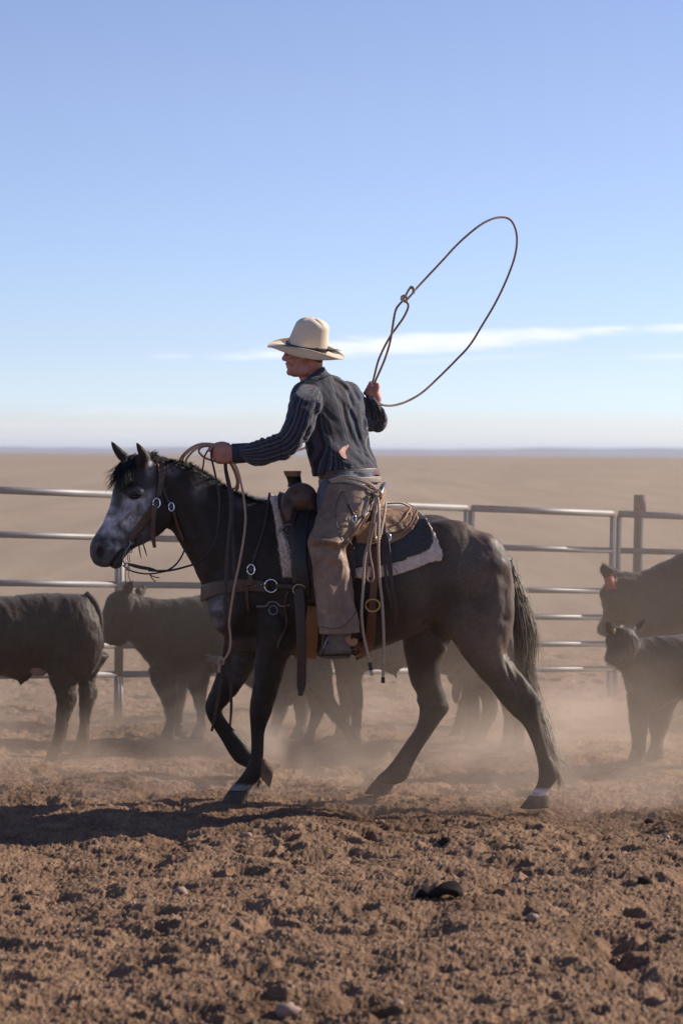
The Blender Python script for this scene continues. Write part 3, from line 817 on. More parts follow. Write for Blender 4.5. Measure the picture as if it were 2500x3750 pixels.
mk("forelock", strands(None, fl, .0016), hair_dark, horse)
fet = lock([P(*z5((628, 1270))[0], -.13), P(*z5((612, 1300))[0], -.13), P(*z5((590, 1330))[0], -.13)], 40, .008, .01, seed=13)
mk("feather", strands(None, fet, .001), hair_dark, horse)
fet = lock([P(*z4((1250, 2120))[0], -.14), P(*z4((1265, 2180))[0], -.14), P(*z4((1262, 2240))[0], -.14)], 40, .008, .012, seed=14)
mk("feather", strands(None, fet, .001), hair_dark, horse)
# ------------------------------------------------------------------ tack
def leather(name, c1, c2, rough=.5, scale=14, bs=.35):
    m, nt, b = newmat(name)
    b.inputs['Roughness'].default_value = rough; b.inputs['Specular IOR Level'].default_value = .4
    f = ramp(nt, noise_(nt, scale, 7, .65), (.32, 0), (.7, 1))
    c = mixc(nt, f, c1, c2)
    sc_ = ramp(nt, noise_(nt, scale * 5, 4, .7), (.55, 0), (.75, .5))
    c = mixc(nt, sc_, c, tuple(min(1, k * 1.7 + .01) for k in c1))
    nt.links.new(c, b.inputs['Base Color'])
    bump(nt, b, noise_(nt, scale * 14, 4, .6), bs, .0015)
    return m
L_dark = leather("dark_leather", (.060, .032, .022), (.028, .017, .013), .48)
L_brown = leather("brown_leather", (.115, .052, .028), (.05, .026, .017), .45)
L_black = leather("black_leather", (.020, .014, .012), (.010, .008, .007), .38)
L_tan = leather("tan_leather", (.36, .20, .10), (.24, .125, .06), .55)
L_chap = leather("chap_leather", (.27, .172, .115), (.115, .073, .050), .62, 5, .6)
silver, _t, _b = newmat("polished_silver"); _b.inputs['Base Color'].default_value = (.75, .77, .82, 1); _b.inputs['Metallic'].default_value = 1; _b.inputs['Roughness'].default_value = .18
brass, _t, _b = newmat("brass"); _b.inputs['Base Color'].default_value = (.55, .38, .16, 1); _b.inputs['Metallic'].default_value = 1; _b.inputs['Roughness'].default_value = .32
iron, _t, _b = newmat("dark_iron"); _b.inputs['Base Color'].default_value = (.16, .15, .15, 1); _b.inputs['Metallic'].default_value = .9; _b.inputs['Roughness'].default_value = .4
# rope with a tooth
ropem = simple("rope_fibre", (.50, .32, .20), (.33, .20, .12), 120, .75, bstr=.4, bdist=.001)
ropeb = simple("weathered_lariat", (.30, .17, .13), (.19, .105, .08), 120, .6, bstr=.4, bdist=.001)
ropew = simple("pale_cotton_rope", (.48, .37, .28), (.30, .22, .16), 120, .8, bstr=.5, bdist=.001)

def inpoly(x, y, poly):
    poly = np.asarray(poly, float); ins = np.zeros(len(x), bool)
    for (x1, y1), (x2, y2) in zip(poly, np.roll(poly, -1, 0)):
        c_ = ((y1 > y) != (y2 > y)) & (x < (x2 - x1) * (y - y1) / ((y2 - y1) + 1e-12) + x1); ins ^= c_
    return ins

def surf_grid(x0, x1, nx, nphi, zc=1.05, bvh=None, phimax=2.3, both=True):
    """points on the barrel by direction from its long axis"""
    xs = np.linspace(x0, x1, nx); ph = np.linspace(-phimax if both else 0, phimax, nphi)
    H = np.zeros((nx, nphi, 3)); Nn = np.zeros_like(H)
    for i, x in enumerate(xs):
        for j, f in enumerate(ph):
            d = Vector((0, math.sin(f), math.cos(f)))           # f<0 : towards the camera
            o = Vector((x, 0, zc)) + d * 0.9
            h = (bvh or HB).ray_cast(o, -d)
            if h[0] is None: H[i, j] = (x, 0, zc); Nn[i, j] = d
            else: H[i, j] = h[0]; Nn[i, j] = h[1]
    for _ in range(2):
        Nn[1:-1, 1:-1] = (Nn[1:-1, 1:-1] * 2 + Nn[:-2, 1:-1] + Nn[2:, 1:-1] + Nn[1:-1, :-2] + Nn[1:-1, 2:]) / 6
    Nn /= np.linalg.norm(Nn, axis=-1, keepdims=True)
    return H, Nn
def smooth_poly(poly, n=5):
    p = np.array(poly, float)
    return p
def drape(H, Nn, poly, lo, hi, rag=0.0, seed=0, sides=(-1, 1), puff=None):
    """sheet between lo and hi metres off the surface, cut to a traced outline, mirrored on the far side"""
    nx, nf, _ = H.shape
    V = H + Nn * hi
    # classify by the near-side position
    near = V.reshape(-1, 3).copy(); s = np.sign(near[:, 1]); near[:, 1] = -np.abs(near[:, 1])
    pp = PX(near)
    if rag:
        pp = pp + rag * np.stack([vnoise(near[:, 0] * 60, near[:, 2] * 60, seed), vnoise(near[:, 0] * 60, near[:, 2] * 60, seed + 1)], 1)
    ok = inpoly(pp[:, 0], pp[:, 1], poly)
    if len(sides) == 1: ok &= (s * sides[0] >= 0)
    ok = ok.reshape(nx, nf)
    q = grid_faces(nx, nf, False)
    okf = ok.ravel()
    keep = okf[q].sum(1) >= 3
    q = q[keep]
    hi_ = hi
    top = V.reshape(-1, 3).copy(); bot = (H + Nn * lo).reshape(-1, 3)
    if puff is not None:
        top += (Nn * puff(V)[..., None]).reshape(-1, 3)
    # rim edges
    E = {}
    for f in q:
        for a, b_ in zip(f, np.roll(f, -1)):
            k = (min(a, b_), max(a, b_)); E[k] = None if k in E else (a, b_)
    n = nx * nf
    rim = np.array([[a, b_, b_ + n, a + n] for v in E.values() if v is not None for a, b_ in [v]])
    allq = np.vstack([q[:, ::-1], q + n, rim])
    used = np.unique(allq); mp = np.full(2 * n, -1); mp[used] = np.arange(len(used))
    VV = np.vstack([top, bot])[used]
    return M().add(VV, mp[allq])

X0, X1 = P(960, 2000)[0], P(1660, 2000)[0]
GH, GN = surf_grid(X0 - .02, X1 + .02, 250, 380)
# saddle pad
pad = thing("saddle_pad", tuple(P(1330, 1900)) , "cream fleece edged saddle pad with dark felt top on the grey horse's back", "saddle pad")
ORG[pad.name] = np.array(pad.location)
felt = simple("dark_felt", (.062, .062, .058), (.038, .038, .036), 60, .95, bstr=.4)
fleece = simple("cream_fleece", (.80, .64, .53), (.60, .44, .35), 40, .95, bstr=1.0, bdist=.006, bscale=110, sheen=.2)
fle_poly = z3((150, 250), (190, 383), (205, 440), (216, 520), (230, 640), (250, 770), (270, 903), (352, 908), (500, 900), (790, 918), (900, 912), (1050, 900), (1160, 865), (1250, 832), (1330, 800), (1405, 788), (1413, 740), (1380, 655), (1345, 580), (1300, 500), (1240, 430), (1235, 200))
felt_poly = z3((235, 250), (225, 385), (262, 480), (290, 620), (330, 760), (370, 850), (500, 860), (780, 845), (1040, 812), (1145, 785), (1160, 765), (1250, 740), (1315, 705), (1342, 650), (1330, 570), (1290, 480), (1228, 425), (1225, 200))
mk("fleece", drape(GH, GN, fle_poly, -.01, .022, rag=2.5, seed=60, puff=lambda V: .007 * vnoise(V[..., 0] * 70, V[..., 2] * 70, 61) + .003 * vnoise(V[..., 0] * 160, V[..., 2] * 160, 62)), fleece, pad)
mk("felt", drape(GH, GN, felt_poly, .012, .031), felt, pad)
front_fl = z3((150, 250), (192, 383), (222, 384), (250, 480), (275, 620), (315, 760), (352, 860), (354, 908), (270, 903), (250, 770), (230, 640), (216, 520), (205, 440))
for _sd in (-1, 1): mk("fleece_roll", drape(GH, GN, front_fl, .015, .040, rag=2, seed=63, sides=(_sd,), puff=lambda V: .006 * vnoise(V[..., 0] * 70, V[..., 2] * 70, 64)), fleece, pad)

# saddle ------------------------------------------------------------
saddle = thing("saddle", tuple(P(1300, 1880)), "tooled tan and dark brown leather western saddle under the rider", "saddle")
ORG[saddle.name] = np.array(saddle.location)
# tooled skirt / rear jockey
tool, nt_, b_ = newmat("tooled_leather")
b_.inputs['Roughness'].default_value = .5
vor = N_(nt_, "ShaderNodeTexNoise"); vor.inputs['Scale'].default_value = 15; vor.inputs['Distortion'].default_value = 2.6; vor.inputs['Detail'].default_value = 1.5
nt_.links.new(N_(nt_, "ShaderNodeTexCoord").outputs['Object'], vor.inputs['Vector'])
wv = N_(nt_, "ShaderNodeMath"); wv.operation = 'PINGPONG'; wv.inputs[1].default_value = .035; nt_.links.new(vor.outputs[0], wv.inputs[0])
rr = ramp(nt_, wv.outputs[0], (.0, 0), (.022, 1))
nt_.links.new(mixc(nt_, rr, (.19, .10, .045), (.42, .24, .125)), b_.inputs['Base Color'])
bump(nt_, b_, rr, .8, .003)
sk1 = z3((780, 300), (1000, 250), (1010, 375), (1140, 372), (1195, 398), (1228, 432), (1236, 480), (1200, 560), (1130, 622), (1032, 668), (900, 668), (790, 665), (770, 500))
sk2 = z3((960, 250), (1000, 240), (1010, 378), (1110, 378), (1165, 402), (1192, 440), (1185, 500), (1130, 560), (1060, 590), (1000, 590), (950, 500))
mk("skirt", drape(GH, GN, sk1, .030, .042), leather("skirt_leather", (.30, .17, .095), (.19, .10, .055), .5), saddle)
mk("rear_jockey", drape(GH, GN, sk2, .043, .053), tool, saddle)
rimp = cat(np.array(z3((1010, 378), (1110, 378), (1165, 402), (1192, 440), (1185, 500), (1130, 560), (1060, 590)), float), 4)
def on(bvhp, lift, zf=None):
    out = []; nn_ = []
    for q_ in bvhp:
        h_, k_ = cast(*q_); k_ = k_ / np.linalg.norm(k_); out.append(h_ + k_ * lift); nn_.append(k_)
    return np.array(out), np.array(nn_)
_p, _n = on(rimp, .054); mk("binding", tube(_p, .004, 8, 1), L_tan, saddle)
_p, _n = on(cat(np.array(z3((1140, 372), (1195, 398), (1228, 432), (1236, 480), (1200, 560), (1130, 622), (1032, 668)), float), 4), .042); mk("stitching", tube(_p, .0025, 6, 1), L_tan, saddle)
# front skirt, fender
sk3 = z3((225, 385), (330, 380), (420, 460), (480, 520), (440, 700), (470, 900), (395, 900), (345, 780), (320, 640), (290, 560))
mk("front_skirt", drape(GH, GN, z3((240, 250), (236, 388), (262, 470), (285, 560), (330, 640), (470, 700), (620, 640), (800, 520), (800, 250)), .032, .046), L_dark, saddle)
fend = z3((690, 660), (745, 640), (780, 700), (793, 800), (790, 905), (770, 960), (780, 1080), (800, 1200), (840, 1260), (700, 1260), (650, 900))
mk("fender", drape(GH, GN, fend, .048, .056, sides=(-1,)), L_dark, saddle)
mk("fender", drape(GH, GN, fend, .048, .056, sides=(1,)), L_dark, saddle)
# swell (fork): wide hump behind the horn
sw = M()
C = []; A = []; B = []
for (a_, b_) in pairs(z3, (245, 372, 330, 420), (244, 330, 360, 440), (268, 285, 450, 470), (310, 258, 500, 470), (380, 248, 540, 440), (450, 262, 552, 400), (500, 300, 550, 370)):
    pa, pb_ = P(*a_, 0), P(*b_, 0); C.append((pa + pb_) / 2 + [0, 0, -.02]); A.append((pa - pb_) / 2); B.append((0, 1, 0))
B = np.array(B) * np.array([.10, .15, .165, .17, .17, .14, .10])[:, None]
sw.join(loft(C, A, B, 2.6, 32, 5))
for s in (-1, 1):
    sw.join(ell(P(*z3((395, 352))[0], s * .11), (.085, .075, .085)))
    sw.join(tube([P(*z3((300, 330))[0], s * .10), P(*z3((300, 420))[0], s * .17), P(*z3((310, 520))[0], s * .20)], [.03, .035, .015], 10))
mk("swell", remesh(sw, .008, 6), L_brown, saddle)
hornm = M()
hornm.join(lpx(pairs(z3, (298, 262, 415, 250), (302, 235, 405, 240), (295, 205, 398, 200), (285, 180, 395, 182)), 0, [.030, .024, .024, .027], p=2, up=3))
mk("horn_wrap", hornm, L_black, saddle)
mk("horn", lpx(pairs(z3, (283, 186, 392, 186), (270, 152, 398, 150), (272, 146, 396, 146)), 0, [.03, .042, .040], p=2, up=3), L_tan, saddle)
wr = M()
for k in range(5):
    yy = 192 + k * 13; c_ = P(*z3((345 + k * 3, yy))[0]); a_ = np.linspace(0, 2 * math.pi, 17)
    wr.join(tube(np.stack([c_[0] + np.cos(a_) * (.029 - .0005 * k), c_[1] + np.sin(a_) * .027, c_[2] + .004 * np.sin(a_ + k)], 1), .0035, 6, 1))
mk("rubber_wrap", wr, L_black, saddle)
# cantle
cp = []
ct_ = M()
for k, s in enumerate(np.linspace(-1, 1, 13)):
    Yc = s * .17; f = 1 - s * s
    x_ = 985 - 40 * (1 - f); yt = 248 + 95 * (1 - f) ** 1.4
    cp.append((P(*z3((x_, yt))[0], Yc), P(*z3((x_ - 30, 420))[0], Yc)))
C = [(a_ + b_) / 2 for a_, b_ in cp]; A = [(a_ - b_) / 2 for a_, b_ in cp]
B = [np.array([.020, 0, 0]) + 0 * c_ for c_ in C]
ct_.join(loft(C, A, B, 2.6, 16, 3))
mk("cantle", ct_, L_tan, saddle)
mk("cantle_binding", tube([a_ + np.array([.006, 0, .002]) for a_, _ in cp], .014, 12, 4), leather("binding_leather", (.10, .08, .09), (.05, .04, .05), .32), saddle)
seat = M()
seat.join(lpx(pairs(z3, (480, 330, 520, 520), (600, 380, 620, 560), (780, 400, 790, 560), (900, 370, 910, 540), (960, 320, 970, 520)), 0, [.12, .13, .16, .17, .15], p=2.4))
mk("seat", seat, L_brown, saddle)
# rigging rings, straps
def ring(c_, n_, R, r_, wx=1.0, wz=1.0, seg=20):
    n_ = np.array(n_, float); n_ /= np.linalg.norm(n_)
    u_ = np.cross(n_, [0, 0, 1.0]); u_ /= np.linalg.norm(u_); v_ = np.cross(u_, n_)
    a_ = np.linspace(0, 2 * math.pi, seg + 1)
    pts = np.array(c_)[None] + np.outer(np.cos(a_) * R * wx, u_) + np.outer(np.sin(a_) * R * wz, v_)
    return tube(pts, r_, 8, 1)
def sring(zf, x, y, R, r_, mat, parent, lift=.01, wx=1, wz=1, name="ring"):
    h_, k_ = cast(*zf((x, y))[0]); k_ = np.array([k_[0] * .4, -1, k_[2] * .4])
    return mk(name, ring(h_ + np.array([0, -lift, 0]), k_, R, r_, wx, wz), mat, parent)
def surf_strap(name, zf, pts, wd, th, lift, mat, parent, up=5):
    q_ = cat(np.array(zf(*pts), float), up); p_, n_ = on(q_, lift)
    for _ in range(3): p_[1:-1] = (p_[:-2] + p_[1:-1] * 2 + p_[2:]) / 4; n_[1:-1] = (n_[:-2] + n_[1:-1] * 2 + n_[2:]) / 4
    if not np.isscalar(wd): wd = np.interp(np.linspace(0, 1, len(p_)), np.linspace(0, 1, len(wd)), wd)
    return mk(name, strap(p_, n_, wd, th, 1), mat, parent)
def air_strap(name, zf, pts, Ys, wd, th, mat, parent, nrm=(0, -1, 0), up=6):
    p_ = np.array([P(*q_, y_) for q_, y_ in zip(zf(*pts), Ys if not np.isscalar(Ys) else [Ys] * len(pts))])
    return mk(name, strap(p_, nrm, wd, th, up), mat, parent)
sring(z3, 308, 566, .028, .005, iron, saddle, .075)
mk("concho", ell(cast(*z3((308, 566))[0])[0] + np.array([0, -.07, 0]), (.018, .008, .018)), L_brown, saddle)
surf_strap("rigging_strap", z3, [(330, 400), (345, 520), (355, 640), (362, 800), (372, 960)], .036, .006, .056, L_dark, saddle)
surf_strap("rigging_strap", z3, [(440, 460), (415, 560), (402, 700), (405, 850), (415, 960), (425, 1040)], .060, .008, .064, L_black, saddle)
surf_strap("rigging_strap", z3, [(470, 480), (455, 640), (452, 800), (470, 960), (490, 1080)], .05, .007, .055, L_dark, saddle)
# latigo tail hanging free
air_strap("latigo", z3, [(378, 985), (388, 1100), (395, 1250), (400, 1400), (400, 1560), (398, 1680), (392, 1760)], [-.36, -.38, -.385, -.38, -.37, -.36, -.36], [.05, .050, .048, .048, .046, .044, .02], .006, L_dark, saddle)
mk("cinch_ring", ring(cast(*z3((385, 995))[0])[0] + np.array([0, -.07, 0]), (0, -1, .1), .028, .005, 1.05, .95), brass, saddle)
mk("buckle_plate", ell(cast(*z3((392, 998))[0])[0] + np.array([.004, -.075, 0]), (.022, .008, .024)), L_brown, saddle)
# string cinch
cinch_m, t_, b_ = newmat("mohair_cord"); b_.inputs['Base Color'].default_value = (.27, .135, .05, 1); b_.inputs['Roughness'].default_value = .9
def girth(name, cords, mat, r_, lift):
    m = M()
    for c0 in cords:
        p_, n_ = on(cat(np.array(c0, float), 5), lift)
        for _ in range(3): p_[1:-1] = (p_[:-2] + p_[1:-1] * 2 + p_[2:]) / 4
        m.join(tube(p_, r_, 6, 1))
    return mk(name, m, mat, saddle, kind=None)
cords = []
for k in range(13):
    t_ = k / 12
    cords.append(z3((452 + 60 * t_, 1110 + 6 * t_), (440 + 78 * t_, 1230), (405 + 105 * t_, 1370), (370 + 125 * t_, 1432)))
girth("string_cinch", cords, cinch_m, .0058, .012)
# under-belly run of both cinches, real straps right round
def belly_run(name, xpx, wd, mat, f0=1.55, f1=2 * math.pi - 1.55, lift=.012):
    x = P(xpx, 2250)[0]; pts = []; ns = []
    for f in np.linspace(f0, f1, 26):
        d = Vector((0, -math.sin(f), math.cos(f))); h = HB.ray_cast(Vector((x, 0, 1.05)) + d * 1.2, -d)
        if h[0] is None: continue
        pts.append(np.array(h[0]) + np.array(h[1]) * lift); ns.append(np.array(h[1]))
    return mk(name, strap(np.array(pts), np.array(ns), wd, .007, 1), mat, saddle)
belly_run("cinch_band", 1118, .11, cinch_m, 2.35, 3.9)
# rear cinch: billet, buckle, belly strap
surf_strap("rear_billet", z3, [(940, 630), (938, 760), (925, 900), (905, 1050), (898, 1180), (885, 1300), (850, 1400), (800, 1460)], [.034, .036, .036, .036, .042, .050, .060, .062], .007, [.06, .05, .045, .03, .022, .018, .016, .014][3], leather("rust_leather", (.17, .060, .030), (.09, .036, .022), .42), saddle)
belly_run("rear_cinch", 1325, .075, leather("rust_leather2", (.20, .065, .03), (.10, .04, .02), .42), 2.45, 3.9)
sring(z3, 908, 1108, .030, .0055, brass, saddle, .035, 1.15, 1.0, "buckle")
sring(z3, 905, 635, .020, .004, brass, saddle, .075)
sring(z3, 1000, 620, .024, .005, silver, saddle, .065)
# saddle strings
for j, pts in enumerate(([(985, 560), (990, 640), (1002, 760), (1020, 900), (1045, 1050), (1060, 1165)], [(975, 640), (985, 760), (1000, 900), (1020, 1020), (1030, 1115)], [(1005, 650), (1020, 780), (1030, 920), (1040, 1060), (1048, 1200)])):
    surf_strap("saddle_string", z3, pts, .015, .003, .062, L_dark, saddle)
surf_strap("saddle_string", z3, [(990, 540), (988, 590), (985, 640)], .018, .004, .060, L_tan, saddle)
# stirrup and stirrup leather, near side and far side
for s in (-1, 1):
    Ys = s * .40
    air_strap("stirrup_leather", z3, [(560, 1310), (552, 1380), (545, 1450)], [Ys] * 3, .012, .004, L_brown, saddle)
    q_ = [P(*k, Ys + dy) for k, dy in zip(z3((500, 1448), (545, 1478), (640, 1482), (720, 1480), (745, 1478)), (-.02, 0, 0, 0, 0))]
    mk("stirrup", tube(q_, [.005, .008, .008, .008, .006], 8), iron, saddle)
    q_ = [P(*k, Ys + .055 * s * j_) for k, j_ in zip(z3((545, 1478), (555, 1430), (590, 1340), (640, 1300)), (0, 1, 1, .5))]
    mk("stirrup_bow", tube(q_, .006, 8), iron, saddle)
surf = None

# breast collar ------------------------------------------------------
bc = thing("breast_collar", tuple(P(800, 2170)), "wide brown leather breast collar with silver buckle across the horse's chest", "breast collar")
ORG[bc.name] = np.array(bc.location)
def chest_strap():
    near = cat(np.array(zc((730, 655), (600, 635), (440, 640), (280, 660), (170, 690), (115, 712)), float), 5)
    p_, n_ = on(near, .010)
    far = p_[::-1].copy(); far[:, 1] = -far[:, 1] + .0; fn_ = n_[::-1].copy(); fn_[:, 1] *= -1
    # round the front of the chest
    tip = P(*zc((98, 716))[0], 0) + np.array([-.012, 0, 0])
    a_ = p_[-1]; b_ = far[0]
    mid = [tip + np.array([.012, -.055, 0]), tip, tip + np.array([.012, .055, 0])]
    k_ = [np.array([-.8, -.6, 0]), np.array([-1., 0, 0]), np.array([-.8, .6, 0])]
    P_ = np.vstack([p_, mid, far]); N_2 = np.vstack([n_, k_, fn_]); N_2[:, 2] *= .3
    for _ in range(4): P_[1:-1] = (P_[:-2] + 2 * P_[1:-1] + P_[2:]) / 4; N_2[1:-1] = (N_2[:-2] + 2 * N_2[1:-1] + N_2[2:]) / 4
    hw = np.interp(np.arange(len(P_)), [0, 10, len(p_), len(P_) - 10, len(P_)], [.050, .068, .082, .068, .050])
    return strap(P_, N_2, hw, .007, 1)
mk("chest_band", chest_strap(), leather("collar_leather", (.10, .055, .036), (.05, .03, .021), .5), bc)
surf_strap("tug_strap", zc, [(815, 645), (900, 642), (1000, 650), (1110, 655)], .024, .006, .016, L_dark, bc)
surf_strap("uptug", zc, [(575, 640), (560, 560), (548, 640), (548, 760), (550, 865)][2:], .013, .004, .022, L_brown, bc)
surf_strap("uptug", zc, [(590, 440), (615, 350), (655, 230), (700, 80), (720, -20), (735, -130), (752, -250)], .012, .004, .008, L_dark, bc)
surf_strap("keeper", zc, [(575, 520), (575, 590), (575, 640)], [.018, .03, .05], .005, .015, L_brown, bc)
surf_strap("tie_strap", zc, [(940, 690), (912, 740), (905, 850), (915, 950), (890, 1060), (850, 1150), (828, 1230)], [.008, .008, .008, .008, .009, .012, .009], .003, .010, L_brown, bc)
sring(zc, 575, 483, .0245, .0045, silver, bc, .022, .75, 1.0, "buckle")
mk("buckle_tongue", ell(cast(*zc((575, 483))[0])[0] + np.array([0, -.018, 0]), (.010, .004, .017)), L_brown, bc)
sring(zc, 765, 640, .033, .0042, silver, bc, .016, .95, .95, "dee_ring")
for (x, y) in ((613, 638), (675, 627)):
    mk("rivet", ell(cast(*zc((x, y))[0])[0] + np.array([0, -.016, 0]), (.004, .003, .004), 8, 6), brass, bc)

# bridle --------------------------------------------------------------
br = thing("bridle", tuple(P(560, 1850, -.1)), "brown leather bridle with silver buckles on the grey horse's head", "bridle")
ORG[br.name] = np.array(br.location)
L_br = leather("bridle_leather", (.11, .055, .038), (.055, .028, .02), .42)
surf_strap("crownpiece", z1, [(596, 283), (640, 320), (655, 390), (650, 460), (640, 540), (628, 600)], [.024, .034, .036, .034, .026, .024], .005, .006, L_br, br)
surf_strap("cheekpiece", z1, [(612, 650), (570, 720), (520, 790), (460, 870), (412, 935), (395, 965)], [.024, .034, .040, .038, .030, .016], .005, .006, L_br, br)
surf_strap("crown_edge", z1, [(600, 290), (622, 340), (628, 400)], [.006, .008, .004], .003, .010, L_tan, br)
air_strap("cheek_strap_end", z1, [(610, 640), (594, 740), (585, 850), (586, 940), (598, 1020)], [-.30, -.30, -.295, -.285, -.28], [.020, .020, .0205, .0205, .016], .004, L_br, br)
surf_strap("throatlatch", z1, [(662, 520), (675, 580), (705, 640), (740, 700), (770, 770), (800, 860), (845, 960)], [.010, .011, .012, .014, .015, .018, .017], .005, .008, L_br, br)
_h, _k = cast(*z1((614, 655))[0]); sb = P(*z1((614, 655))[0], -.305)
for (x, y, R, wx, Yb, rot) in ((614, 655, .0235, .74, _h[1] - .012, 0), (735, 686, .0205, .66, cast(*z1((735, 686))[0])[1] [1] * 0 + cast(*z1((735, 686))[0])[0][1] - .014, .3)):
    c_ = P(*z1((x, y))[0], Yb)
    mk("buckle", ring(c_, (.15, -1, .1), R, .0042, wx, 1.0), silver, br)
    mk("buckle_inset", ell(c_ + np.array([0, .004, 0]), (R * .5, .004, R * .62), 10, 8), L_br, br)
# brow and nose side: bit, curb
def ap(zf, pts, Ys): return [P(*q_, y_) for q_, y_ in zip(zf(*pts), Ys if not np.isscalar(Ys) else [Ys] * len(pts))]
Yb = float(cast(*z1((400, 960))[0])[0][1]) - .012
bit = M()
bit.join(tube(ap(zm, [(545, 405), (560, 430), (548, 470), (520, 510), (500, 560)], Yb), .0035, 8))
bit.join(tube(ap(zm, [(500, 560), (478, 590), (475, 630), (490, 670), (510, 690)], Yb + .01), .0040, 8))
bit.join(tube(ap(zm, [(455, 505), (490, 515), (520, 525)], Yb + .012), .004, 8))
bit.join(ring(P(*zm((560, 530))[0], Yb), (0, -1, 0), .0075, .0022)); bit.join(ring(P(*zm((515, 690))[0], Yb + .01), (0, -1, 0), .011, .003))
bit.join(ring(P(*zm((530, 728))[0], Yb + .01), (0, -1, 0), .008, .003)); bit.join(ring(P(*zm((575, 435))[0], Yb), (0, -1, 0), .006, .0025))
mk("bit", bit, simple("bit_steel", (.35, .32, .30), (.2, .18, .17), 80, .35, .9, bstr=.2), br)
ties = M()
for pts in ([(525, 570), (530, 620), (540, 655)], [(545, 560), (548, 610), (553, 655)], [(505, 735), (500, 800), (505, 870), (503, 935)], [(540, 755), (535, 800), (555, 860), (573, 912)]):
    ties.join(tube(ap(zm, pts, Yb), .0016, 6))
mk("thong", ties, L_dark, br)
for pts, wd_ in (([(648, 330), (655, 420), (662, 510), (683, 612)], .006), ([(690, 340), (700, 420), (725, 510), (748, 585)], .006)):
    air_strap("thong", zm, pts, [Yb - .02] * 4, [.006, .006, .007, .003], .003, L_dark, br)
# reins
mk("slobber_strap", strap(ap(zm, [(530, 675), (600, 695), (680, 715), (775, 730), (850, 748)], [Yb] * 5), (0, -1, .1), [.012, .017, .018, .016, .010], .005, 4), L_black, br)
mk("rein", tube(ap(zm, [(470, 690), (530, 735), (600, 765), (700, 785), (800, 788), (900, 772), (1000, 752)], [Yb + .02] * 7), .0038, 8), L_black, br)
R1 = [*zm((770, 750), (900, 755), (1000, 750), (1100, 732), (1200, 705), (1290, 675), (1400, 610), (1490, 510), (1550, 370)), *z1((1118, 850), (1128, 740), (1126, 620), (1110, 500), (1085, 380), (1064, 290), (1062, 240), (1080, 200))]
Y1 = [Yb, -.17, -.16, -.16, -.18, -.22, -.24, -.25, -.25, -.24, -.23, -.22, -.21, -.20, -.19, -.185, -.18]
mk("rein", tube([P(*a_, y_) for a_, y_ in zip(R1, Y1)], .0052, 8), L_black, br)
R2 = [*zm((990, 745), (1060, 700), (1120, 630), (1165, 550), (1185, 490)), *z1((850, 1000), (900, 800), (960, 560), (985, 420), (995, 350), (1008, 270), (1045, 205))]
Y2 = [-.16, -.12, -.05, .02, .06, .10, .20, .22, .12, .06, -.05, -.12]
mk("rein", tube([P(*a_, y_) for a_, y_ in zip(R2, Y2)], .0045, 8), L_black, br)
mk("rein_end", strap(ap(zl, [(585, 375), (592, 460), (620, 600), (640, 740), (642, 880)], [-.15, -.17, -.22, -.24, -.255]) +
   ap(zc, [(350, 300), (335, 560), (325, 800), (345, 1000)], [-.28, -.30, -.30, -.30]) + ap(z5, [(375, 180), (345, 420), (310, 660), (262, 895)], [-.28, -.26, -.25, -.24]), (0, -1, 0),
   [.015, .015, .017, .018, .018, .018, .018, .018, .017, .018, .017, .015, .012], .004, 5), L_dark, br)
mk("rein_end", strap(ap(zl, [(592, 375), (600, 460), (632, 600), (655, 740)], [-.14, -.155, -.20, -.22]) + ap(zc, [(395, 100), (405, 300), (415, 560), (415, 760), (385, 960), (375, 1100)], [-.25, -.27, -.285, -.29, -.285, -.28]) +
   ap(z5, [(395, 300), (405, 500), (412, 700), (402, 860)], [-.26, -.24, -.23, -.23]), (0, -1, 0), [.014] * 2 + [.015] * 8 + [.014] * 3 + [.010], .004, 5), L_dark, br)
air_strap("rein_knot", zm, [(780, 790), (800, 810), (850, 828), (892, 832)], -.17, .005, .003, L_black, br)
air_strap("rein_knot", zm, [(780, 795), (800, 830), (825, 860), (850, 880)], -.17, .005, .003, L_black, br)
# ------------------------------------------------------------------ the rider
rider = thing("person", tuple(P(1310, 1800)), "man in straw hat, striped shirt and leather chaps on the grey horse, swinging rope", "person")
ORG[rider.name] = np.array(rider.location)
TH = rad(-46)
def limb(prs, Ys, ws, th=0.0, p=2.0, up=5):
    """C,A,B rows for a limb or torso traced by its outline, turned by th about the vertical"""
    n = len(prs); Ys = [Ys] * n if np.isscalar(Ys) else Ys; ws = [ws] * n if np.isscalar(ws) else ws
    th = [th] * n if np.isscalar(th) else th
    C, A, B = [], [], []
    for (e1, e2), Y, wd, t_ in zip(prs, Ys, ws, th):
        a = P(*e1, Y); b = P(*e2, Y); v = (a - b) / 2; L = np.linalg.norm(v)
        bx = math.sin(t_) * wd
        v = v * math.sqrt(max(.25, 1 - (bx / L) ** 2))
        C.append((a + b) / 2); A.append(v); B.append([-bx, math.cos(t_) * wd, 0])
    S = cat(np.hstack([C, A, B]), up); return S[:, :3], S[:, 3:6], S[:, 6:9]
def grow(L, f, d=0.0):
    C, A, B = L
    a = np.linalg.norm(A, axis=1)[:, None]; b = np.linalg.norm(B, axis=1)[:, None]
    return C, A * (a * f + d) / a, B * (b * f + d) / b

